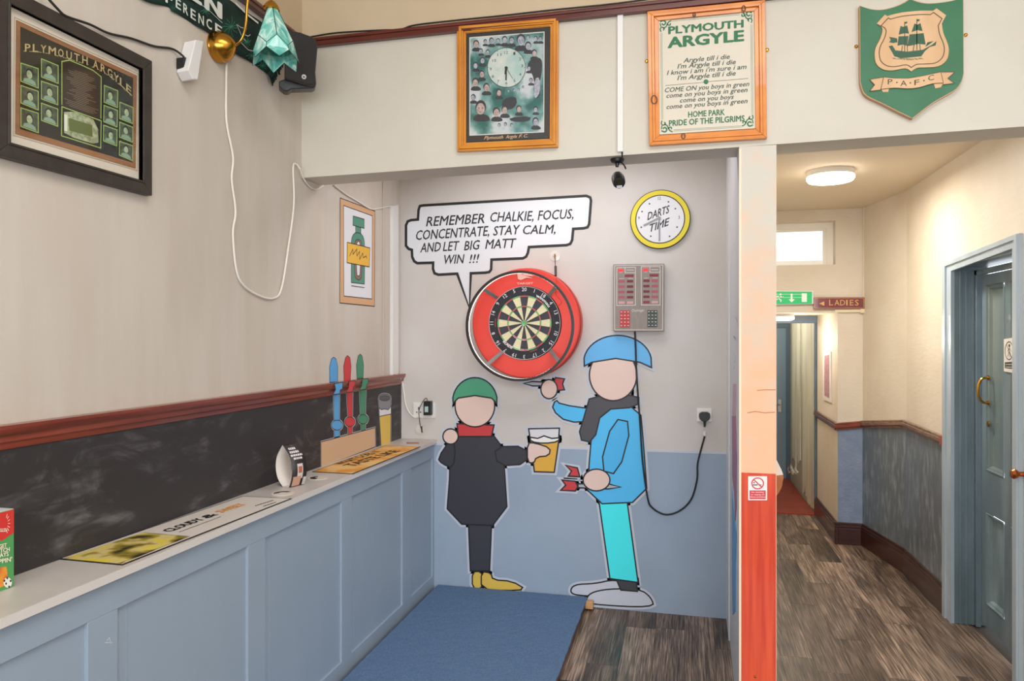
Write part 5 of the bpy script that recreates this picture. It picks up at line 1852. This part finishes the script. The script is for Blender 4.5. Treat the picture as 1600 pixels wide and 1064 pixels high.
# ------------------------------------------------------------------ small camera under the lintel
zc = zm(930, 230, 13.3)
CPl = Plane((0, YF + .06, 0), (0, -1, 0))
cm = thing('security_camera', at(CPl, 965, 250), 'small black security camera hanging under the lintel', 'camera')
cb0 = at(CPl, *zc((458, 250))[0])
ztop = 2.471
c0 = Vector((cb0.x, YF + .06, ztop))
MB().lathe([(.030, 0), (.031, -.006), (.026, -.016), (.012, -.020)], c0, (0, 0, 1), 24).build('ceiling_base', M_black, cm, smooth=True)
j0 = c0 + Vector((0, 0, -.018)); j1 = at(CPl, *zc((455, 410))[0])
MB().tube([j0, j1], [.010, .007], 12).build('stem', M_black, cm, smooth=True)
dirc = Vector((.18, -1.0, -.55)).normalized()
cs = depth(CPl, 965, 275) / F / 13.3
cc_ = at(CPl, *zc((475, 650))[0], .0)
MB().lathe([(0, .045), (118 * cs, .043), (132 * cs, .030), (138 * cs, -.02), (128 * cs, -.05), (60 * cs, -.06), (0, -.061)], cc_ + Vector((0, .02, -.004)), dirc, 28).build('camera_body', M_black, cm, smooth=True)
lpos = cc_ + Vector((0, .02, -.004)) + dirc * .0455
MB().lathe([(.011, 0), (.011, .002), (.004, .003), (0, .003)], lpos + Vector((0, 0, .006)), dirc, 18).build('lens', mat('camera lens', '2A2A10', .05), cm, smooth=True)
tU = dirc.cross(Vector((1, 0, 0))).normalized()
if tU.z < 0: tU = -tU
tR = tU.cross(dirc)
MB().obox(lpos + dirc * .001 - tU * .016, tR, tU, dirc, .012, .006, .0006).build('white_label', flat('C9C9D6'), cm)

# ------------------------------------------------------------------ things on the shelf
OSH = .0022


def runner(name, label, quad, border_col, fill):
    r = thing(name, at(SH, *quad[3]), label, 'bar mat')
    MB().poly(SH, quad, OSH, OSH).build('rubber_edge', flat(border_col), r)
    cx, cy = sum(p[0] for p in quad) / 4, sum(p[1] for p in quad) / 4
    q3 = [at(SH, *p, OSH) for p in quad]
    c3 = sum(q3, Vector()) / 4
    ins = []
    for i in range(4):
        d0 = (q3[(i + 1) % 4] - q3[i]).normalized(); d1 = (q3[(i - 1) % 4] - q3[i]).normalized()
        ins.append(q3[i] + (d0 + d1) * .007)
    MB().prism([p + Vector((0, 0, .0004)) for p in ins], (0, 0, -.0004)).build('mat_face', fill, r)
    return r


z6 = zm(80, 760, 4)
rq = z6((45, 452), (1195, 60), (1505, 75), (445, 490))
r1 = runner('bar_mat', 'long black-edged bar mat lettered CLOUDY in black near the box', rq, '17130F', flat('D9D0C8'))


def blur_mat():
    q = NT('blurred orchard print')
    geo = q.n('ShaderNodeNewGeometry')
    n1 = q.n('ShaderNodeTexNoise', Scale=12, Detail=2)
    q.l(geo.outputs['Position'], n1.inputs['Vector'])
    cr = q.n('ShaderNodeValToRGB')
    e = cr.color_ramp.elements
    e[0].position = .34; e[0].color = lin('2E2E18')
    e[1].position = .64; e[1].color = lin('E8D24A')
    x = e.new(.46); x.color = lin('B09A34')
    x = e.new(.54); x.color = lin('DCC98A')
    q.l(n1.outputs[0], cr.inputs[0])
    q.l(cr.outputs[0], q.b.inputs['Base Color'])
    q.b.inputs['Roughness'].default_value = .35
    return q.m


MB().poly(SH, z6((78, 450), (578, 286), (862, 312), (440, 482)), OSH + .0009, .0004).build('orchard_print', blur_mat(), r1)
ln = MB().stroke(SH, z6((578, 288), (865, 312), (430, 478)), .7, OSH + .0014)
ln.line(SH, (266, 831), (321, 811), 0, 'CLOUDY', OSH + .0012, bold=.04, up=(250, 829.3))
ln.line(SH, (324, 810), (342, 803.5), 0, '&', OSH + .0012, bold=.04, up=(309, 808.3))
bars(ln, SH, [z6((800, 286))[0] + z6((1060, 190))[0] + (.7,)], OSH + .0012)
bars(ln, SH, [z6((1275, 122))[0] + z6((1390, 88))[0] + (1.0,), z6((1325, 126))[0] + z6((1405, 100))[0] + (1.2,)], OSH + .0012)
ln.build('black_lettering', flat('1D1816'), r1)
MB().line(SH, (347.5, 801), (386, 787.6), 0, 'SWEET', OSH + .0012, bold=.03, up=(333, 799.6)).build('orange_lettering', flat('F0A030'), r1)
z8 = zm(480, 690, 8)
r2 = runner('bar_mat', 'short orange bar mat with black lettering at the far shelf end', z8((60, 375), (985, 45), (1420, 62), (570, 402)), '2A1A0E', mat('orange mat print', 'E0952F', .5, 'E8BE7A', 9, lo=.4, hi=.6))
ln = MB()
ln.line(SH, (551, 728.5), (626, 704.5), 0, 'TASTE LIKE', OSH + .0012, bold=.03, up=(533, 727))
ln.line(SH, (533, 726), (597, 705), 0, 'WHAT DOES IT', OSH + .0012, bold=.01, up=(519, 725))
ln.build('lettering', flat('3A2A14'), r2)


def coaster(u, v, label, upside):
    p = at(SH, u, v)
    r = thing('beer_coaster', p, label, 'coaster', None)
    MB().lathe([(.047, 0), (.047, .0018)], p, (0, 0, 1), 36).build('card', flat('D8CEC2'), r)
    mb = MB()
    pts = []
    for k in range(14):
        a = (upside + k * 160 / 13) * PI / 180
        pts.append(p + Vector((.038 * math.cos(a), .038 * math.sin(a), .0024)))
    for k in range(14):
        a = (upside + 160 - k * 160 / 13) * PI / 180
        pts.append(p + Vector((.018 * math.cos(a), .012 * math.sin(a) + .005, .0024)))
    mb.prism(pts, (0, 0, -.0004))
    mb.build('printed_mark', flat('2A2523'), r)


coaster(442, 771, 'round printed coaster lying in front of the card loop', 60)
coaster(497, 747, 'round printed coaster lying just behind the card loop', 120)
tag(MB().poly(SH, z8((1240, 6), (1390, 8), (1400, 18), (1250, 20)), .004, .0038).build('lighter', mat('brown plastic lighter', 'A0644E', .4), None, bevel=.001), 'small brown stick lying at the far end of the shelf', 'stick')

# card loop with beer print
cp = at(SH, 446, 761)
hx_, ex_ = Vector((.945, -.327, 0)), Vector((.327, .945, 0))
base_ = Vector((cp.x - .005, cp.y, ZS + .0005))
cl_ = thing('card_loop', base_, 'standing loop of black printed card with beer glass picture', 'table card')
prof = []
H_ = .185
left_p = sp2([(-.012, 0), (-.045, .035), (-.058, .085), (-.048, .135), (-.012, H_)], 6)
right_p = sp2([(-.012, H_), (.030, .140), (.048, .090), (.046, .045), (.030, 0)], 6)


def card_side(pts, name, m_out, m_in, inner_sign):
    vs_, fs_ = [], []
    for (x_, z_) in pts:
        for t in (0, .085):
            vs_.append(base_ + hx_ * x_ + ex_ * t + Vector((0, 0, z_)))
    n = len(pts)
    fs_ = [(2 * i, 2 * i + 1, 2 * i + 3, 2 * i + 2) for i in range(n - 1)]
    o = MB().add(vs_, fs_).build(name, [m_out, m_in], cl_, smooth=True)
    s2 = o.modifiers.new('card', 'SOLIDIFY')
    s2.thickness = .0012
    s2.offset = inner_sign
    s2.material_offset = 1
    s2.material_offset_rim = 1
    return o


wht = mat('card white', 'D9D0C6', .6)
blk = mat('card black print', '2B2628', .45)
card_side(left_p, 'left_card', wht, blk, -1)
card_side(list(reversed(right_p)), 'right_card', blk, wht, -1)
MB().prism([base_ + hx_ * a + ex_ * t + Vector((0, 0, .001)) for a, t in ((-.012, 0), (.03, 0), (.03, .085), (-.012, .085))], (0, 0, -.001)).build('base_card', wht, cl_)


def oncard(x, y, d=.0016):
    """x 0..1 across the strip depth, y height fraction on the right card"""
    f = (1 - y) * (len(right_p) - 1)
    i = min(int(f), len(right_p) - 2)
    f -= i
    a, b = right_p[i], right_p[i + 1]
    px, pz = a[0] * (1 - f) + b[0] * f, a[1] * (1 - f) + b[1] * f
    return base_ + hx_ * (px + d) + ex_ * (.085 * x) + Vector((0, 0, pz))


tx = MB()
rnd = random.Random(31)
for k, (x0_, x1_) in enumerate(((.18, .62), (.14, .72), (.1, .86), (.22, .8))):
    y_ = .86 - k * .068
    x_ = x0_
    while x_ < x1_:
        e_2 = min(x_ + rnd.uniform(.08, .16), x1_)
        tx.add([oncard(x_, y_), oncard(e_2, y_), oncard(e_2, y_ + .042), oncard(x_, y_ + .042)], [(0, 1, 2, 3)])
        x_ = e_2 + .025
tx.build('white_print', flat('D6CDD0'), cl_)


def cpatch(name, rng, colr, d=.0018):
    (x0_, x1_, y0_, y1_) = rng
    n = 6
    vs_ = []
    for i in range(n + 1):
        y_ = y0_ + (y1_ - y0_) * i / n
        vs_ += [oncard(x0_, y_, d), oncard(x1_, y_, d)]
    MB().add(vs_, [(2 * i, 2 * i + 1, 2 * i + 3, 2 * i + 2) for i in range(n)]).build(name, flat(colr), cl_)


cpatch('glass_print', (.36, .72, .20, .56), 'CFC6C4')
cpatch('beer_print', (.42, .66, .34, .50), 'B8694A', .0022)
cpatch('hand_print', (.10, .62, .03, .26), 'C89A80', .0024)
cpatch('corner_print', (.78, .98, .02, .22), 'C4C0C0', .0022)

# crisp display box at the left edge
bxp = Plane((-1.742, 0, 0), (1, 0, 0))
zbx = zm(0, 770, 6.26)
yb_ = at(bxp, 22, 900).y
zt_b = at(bxp, 22, 795).z
cbx = thing('snack_box', (-1.77, 1.42, ZS), 'red and green snack carton printed with football at left shelf edge', 'box')
MB().box((-1.812, 1.30, ZS), (-1.742, yb_, zt_b)).build('carton', flat('4F9B57'), cbx, bevel=.0012)
MB().box((-1.811, 1.301, zt_b), (-1.743, yb_ - .001, zt_b + .001)).build('top_flap', flat('D3D6DA'), cbx)
zf = lambda y, z: Vector((-1.7412, y, z))
def fy(u): return at(bxp, u, 860).y
red_b = [at(bxp, *p, .0008) for p in zbx((137, 172), (137, 390), (60, 440), (20, 470), (-40, 440), (-120, 480), (-120, 150), (0, 150))]
top_z = zt_b - .001
for p in red_b: p.z = min(p.z, top_z)
red_b[-1].z = red_b[-2].z = red_b[0].z = top_z
MB().prism(red_b, (-.0008, 0, 0)).build('red_panel', flat('D2352F'), cbx)
MB().poly(bxp, zbx((-40, 740), (62, 720), (75, 790), (70, 870), (40, 910), (-40, 950)), .0008, .0006).build('tube_picture', mat('red snack tube print', 'C8382C', .5, 'E0952E', 40), cbx)
tx = MB()
for s_, a, b, cap in (('GET', (-10, 545), (66, 528), 6.5), ('MATCH', (-70, 600), (95, 570), 7), ('DAYS', (-40, 640), (85, 615), 7), ("POPPIN'", (-95, 712), (118, 668), 7.5)):
    tx.line(bxp, zbx(a)[0], zbx(b)[0], cap, s_, .0014, bold=.03)
tx.line(bxp, zbx((-70, 385))[0], zbx((62, 378))[0], 5.5, 'PRINGLES', .0014, bold=.02)
for k in range(7):
    a = -1.2 + k * .4
    cx_, cy_ = 55, 300
    tx.stroke(bxp, zbx((cx_ + 22 * math.cos(a), cy_ + 60 * math.sin(a)), (cx_ + 45 * math.cos(a), cy_ + 100 * math.sin(a))), .8, .0012)
tx.build('lettering', flat('F0E6D0'), cbx)
fb = MB(); fb.poly(bxp, zbx(*ell(76, 878, 40, 50, 24)), .0014, .0005); fb.build('football', flat('E9E6DE'), cbx)
fb = MB()
for x_, y_ in ((72, 834), (104, 862), (60, 888), (90, 918), (44, 860)):
    fb.poly(bxp, zbx(*ell(x_, y_, 9, 13, 5)), .0018, .0004)
fb.build('football_patches', flat('1F1F1F'), cbx)

# ------------------------------------------------------------------ corridor: lights and signs
CC = Plane((0, 0, 2.71), (0, 0, -1))
cl0 = at(CC, 1299, 273)
cl0 = Vector((.885, 4.86, 2.71))
lg = thing('ceiling_light', cl0, 'round white ceiling light near the high window', 'ceiling light')
MB().lathe([(.137, 0), (.139, -.008), (.139, -.034), (.134, -.036)], cl0, (0, 0, 1), 48).build('base_ring', M_white, lg, smooth=True)
MB().lathe([(.139, -.036), (.139, -.052), (.130, -.064), (.09, -.070), (0, -.072)], cl0, (0, 0, 1), 48).build('diffuser', emit('lit diffuser', 'FFF6E6', 10.0), lg, smooth=True)
lc0 = Vector((at(Plane((0, 6.7, 0), (0, -1, 0)), 1241, 500).x - .12, 6.7, ZL))
lg2 = thing('ceiling_light', lc0, 'round white light under the low lobby ceiling', 'ceiling light')
MB().lathe([(.118, 0), (.12, -.01), (.12, -.025)], lc0, (0, 0, 1), 40).build('base_ring', M_white, lg2, smooth=True)
MB().lathe([(.12, -.025), (.12, -.045), (.10, -.055), (0, -.058)], lc0, (0, 0, 1), 40).build('diffuser', MATS['lit diffuser'], lg2, smooth=True)

ze = zm(1200, 450, 6.256)
ex = thing('exit_sign', at(WW, 1245, 474), 'green lit emergency exit sign above the low opening', 'sign')
exq = ze((-180, 32), (430, 35), (430, 152), (-180, 160))
MB().poly(WW, ze((-190, 22), (445, 28), (445, 158), (-190, 170)), .03, .03).build('housing', M_white, ex, bevel=.003)
MB().poly(WW, exq, .036, .006).build('green_panel', emit('lit green sign', '18A05C', .55), ex)
wt = MB()
wt.poly(WW, ze((330, 52), (380, 52), (380, 136), (330, 136)), .0375, .001)
wt.poly(WW, ze((222, 55), (240, 55), (240, 110), (262, 110), (232, 140), (202, 112), (222, 110)), .0375, .001)
wt.poly(WW, ze(*ell(122, 62, 10, 10, 12)), .0375, .001)
for p in ([(118, 72), (105, 105), (128, 118), (124, 136)], [(105, 105), (80, 112), (62, 108)], [(116, 78), (90, 82), (72, 96)], [(116, 78), (140, 92), (150, 84)]):
    wt.stroke(WW, ze(*p), 1.5, .0378)
wt.stroke(WW, ze((60, 60), (330, 62)), .5, .0378).stroke(WW, ze((60, 92), (330, 92)), .5, .0378)
wt.build('pictogram', flat('E4F4EA'), ex)

ls = thing('ladies_sign', at(WW, 1311, 483), 'maroon wall sign with gold arrow and LADIES lettering', 'sign')
MB().poly(WW, ze(*rrect(446, 90, 945, 204, 14)), .03, .028).build('sign_board', mat('maroon sign', '6E2A30', .25, '7C3238', 12, coat=.3), ls)
ln = MB().stroke(WW, ze(*rrect(456, 98, 936, 196, 12)), .5, .0305, True)
for i, c in enumerate('LADIES'):
    x0_ = (598, 650, 706, 764, 800, 850)[i]
    wd_ = (38, 48, 48, 14, 36, 36)[i]
    ln.line(WW, ze((x0_, 170))[0], ze((x0_ + wd_, 169))[0], 9, c, .0306)
ln.poly(WW, ze((500, 152), (550, 130), (550, 174)), .0306, .0004)
ln.build('gold_lettering', flat('D9A45A'), ls)
tag(MB().poly(WW, ze((655, 212), (905, 207), (905, 236), (655, 240)), .02, .0195).build('cable_trunking', mat('cream trunking', 'E0D2B4', .5), None, bevel=.001), 'cream mini trunking running below the maroon sign', 'trunking')
tag(MB().poly(WW, ze((902, 204), (945, 202), (945, 244), (902, 246)), .03, .029).build('junction_box', mat('cream box', 'DCCFB2', .5), None, bevel=.002), 'small cream junction box at the right end of the trunking', 'box')
px_ = at(WW, 1349.3, 400)
tag(MB().tube([(px_.x, 6.295, ZL + .03), (px_.x, 6.295, 2.71)], .009, 10).build('conduit', M_cor), 'thin painted conduit dropping from the corridor ceiling', 'pipe')
nt = thing('wall_notice', at(LO, 1292, 628), 'small framed notice with maroon print on the lobby wall', 'notice')
MB().poly(LO, [(1285.5, 551), (1297.5, 549), (1297.5, 629), (1285.5, 624)], .012, .0115).build('frame', mat('pale frame', 'DDD6D0', .4), nt, bevel=.001)
MB().poly(LO, [(1288, 556), (1295.5, 554), (1295.5, 622), (1288, 618)], .0132, .001).build('print', mat('maroon notice print', '9A6A74', .5, 'B08890', 60), nt)

# no smoking sign
zn = zm(1155, 735, 16.37)
FB = Plane((0, YF - .006, 0), (0, -1, 0))
ns = thing('no_smoking_sign', at(FB, 1183, 781), 'small white and red no smoking sign on the red board', 'sign')
MB().poly(FB, zn(*rrect(228, 148, 714, 762, 14)), .0015, .0013).build('sticker_sheet', flat('ECEAE8'), ns)
mb = MB()
mb.stroke(FB, zn(*ell(472, 332, 148, 140, 36)), 1.8, .002, True)
mb.stroke(FB, zn((370, 232), (575, 430)), 1.8, .0022)
mb.poly(FB, zn((265, 512), (680, 512), (680, 735), (265, 735)), .0021, .0004)
mb.build('red_print', flat('D83A46'), ns)
MB().poly(FB, zn((350, 360), (470, 360), (470, 385), (350, 385)), .0019, .0003).poly(FB, zn((500, 362), (570, 362), (570, 380), (500, 380)), .0019, .0003).poly(FB, zn((360, 305), (395, 300), (400, 330), (365, 330)), .0019, .0003).build('cigarette_mark', flat('3A3A44'), ns)
tx = MB()
for s_, a, b in (('No smoking', (312, 572), (630, 572)), ('or vaping on', (298, 632), (645, 632)), ('these premises', (278, 692), (672, 692))):
    tx.line(FB, zn(a)[0], zn(b)[0], 2.1, s_, .0026, bold=.02)
tx.build('white_lettering', flat('F3DAD8'), ns)
c_ = at(FB, 1180, 1057)
tag(MB().lathe([(.006, 0), (.005, .003), (0, .004)], c_, (0, -1, 0), 12).build('screw', M_brass), 'brass screw head near the foot of the red board', 'screw')

# no entry sign on the blue door
ds = thing('no_entry_sign', at(DP, 1577, 582), 'black and white prohibition sign on the slate blue door', 'sign')
DPs = Plane((LX - .004, 0, 0), (-1, 0, 0))
MB().poly(DPs, [(1568.5, 530), (1585, 527), (1585, 583), (1568.5, 580)], .006, .006).build('plate', flat('D8D4CC'), ds)
mb = MB()
mb.stroke(DPs, ell(1576.5, 548, 6.2, 14, 24), 1.5, .0068, True).stroke(DPs, [(1572.5, 538), (1581, 559)], 1.2, .0068)
mb.poly(DPs, ell(1577, 540, 1.4, 2.4, 8), .0066, .0004).stroke(DPs, [(1577, 542), (1576.5, 550), (1579, 558)], 1.4, .0066).stroke(DPs, [(1576.5, 550), (1574.5, 557)], 1.2, .0066).stroke(DPs, [(1574, 549), (1577, 544), (1580, 549)], 1, .0066)
mb.poly(DPs, [(1570, 566), (1583.5, 565), (1583.5, 577), (1570, 575)], .0066, .0004)
mb.build('black_print', flat('3A3836'), ds)
mb = MB()
bars(mb, DPs, [(1571.5, 570, 1582.5, 570, 1.2), (1571.5, 574, 1582.5, 574.5, 1.2)], .0072)
mb.build('white_print', flat('CFCAC2'), ds)

# broken rail end beside the pillar
brk = MB()
PE = Plane((0, 3.36, 0), (0, -1, 0))
brk.poly(PE, [(1205, 742), (1223, 741), (1224.5, 746), (1223, 752), (1222, 760), (1218, 768), (1213, 775), (1205, 777)], 0, .03)
o = brk.build('broken_rail_end', mat('raw torn board', 'B97A50', .8, 'A5643C', 20))
tag(o, 'torn tan board end sticking out behind the pillar', 'board')
o = MB().poly(PE, [(1205, 716), (1212, 716), (1216, 724), (1221, 734), (1224, 742), (1205, 744)], .002, .034).build('broken_moulding', mat('white torn paint', 'E6DACB', .6), None, bevel=.002)
tag(o, 'broken white moulding end on top of the torn board', 'moulding')
# copper knob at the right edge
kb = at(RW, 1600, 741)
o = MB().lathe([(.012, 0), (.010, .02), (.020, .03), (.024, .042), (.018, .052), (0, .055)], (1.53, kb.y, kb.z), (-1, 0, 0), 20).build('door_knob', mat('copper', 'B4683C', .25, metal=1), None, smooth=True)
tag(o, 'copper knob at the right edge beyond the door casing', 'knob')
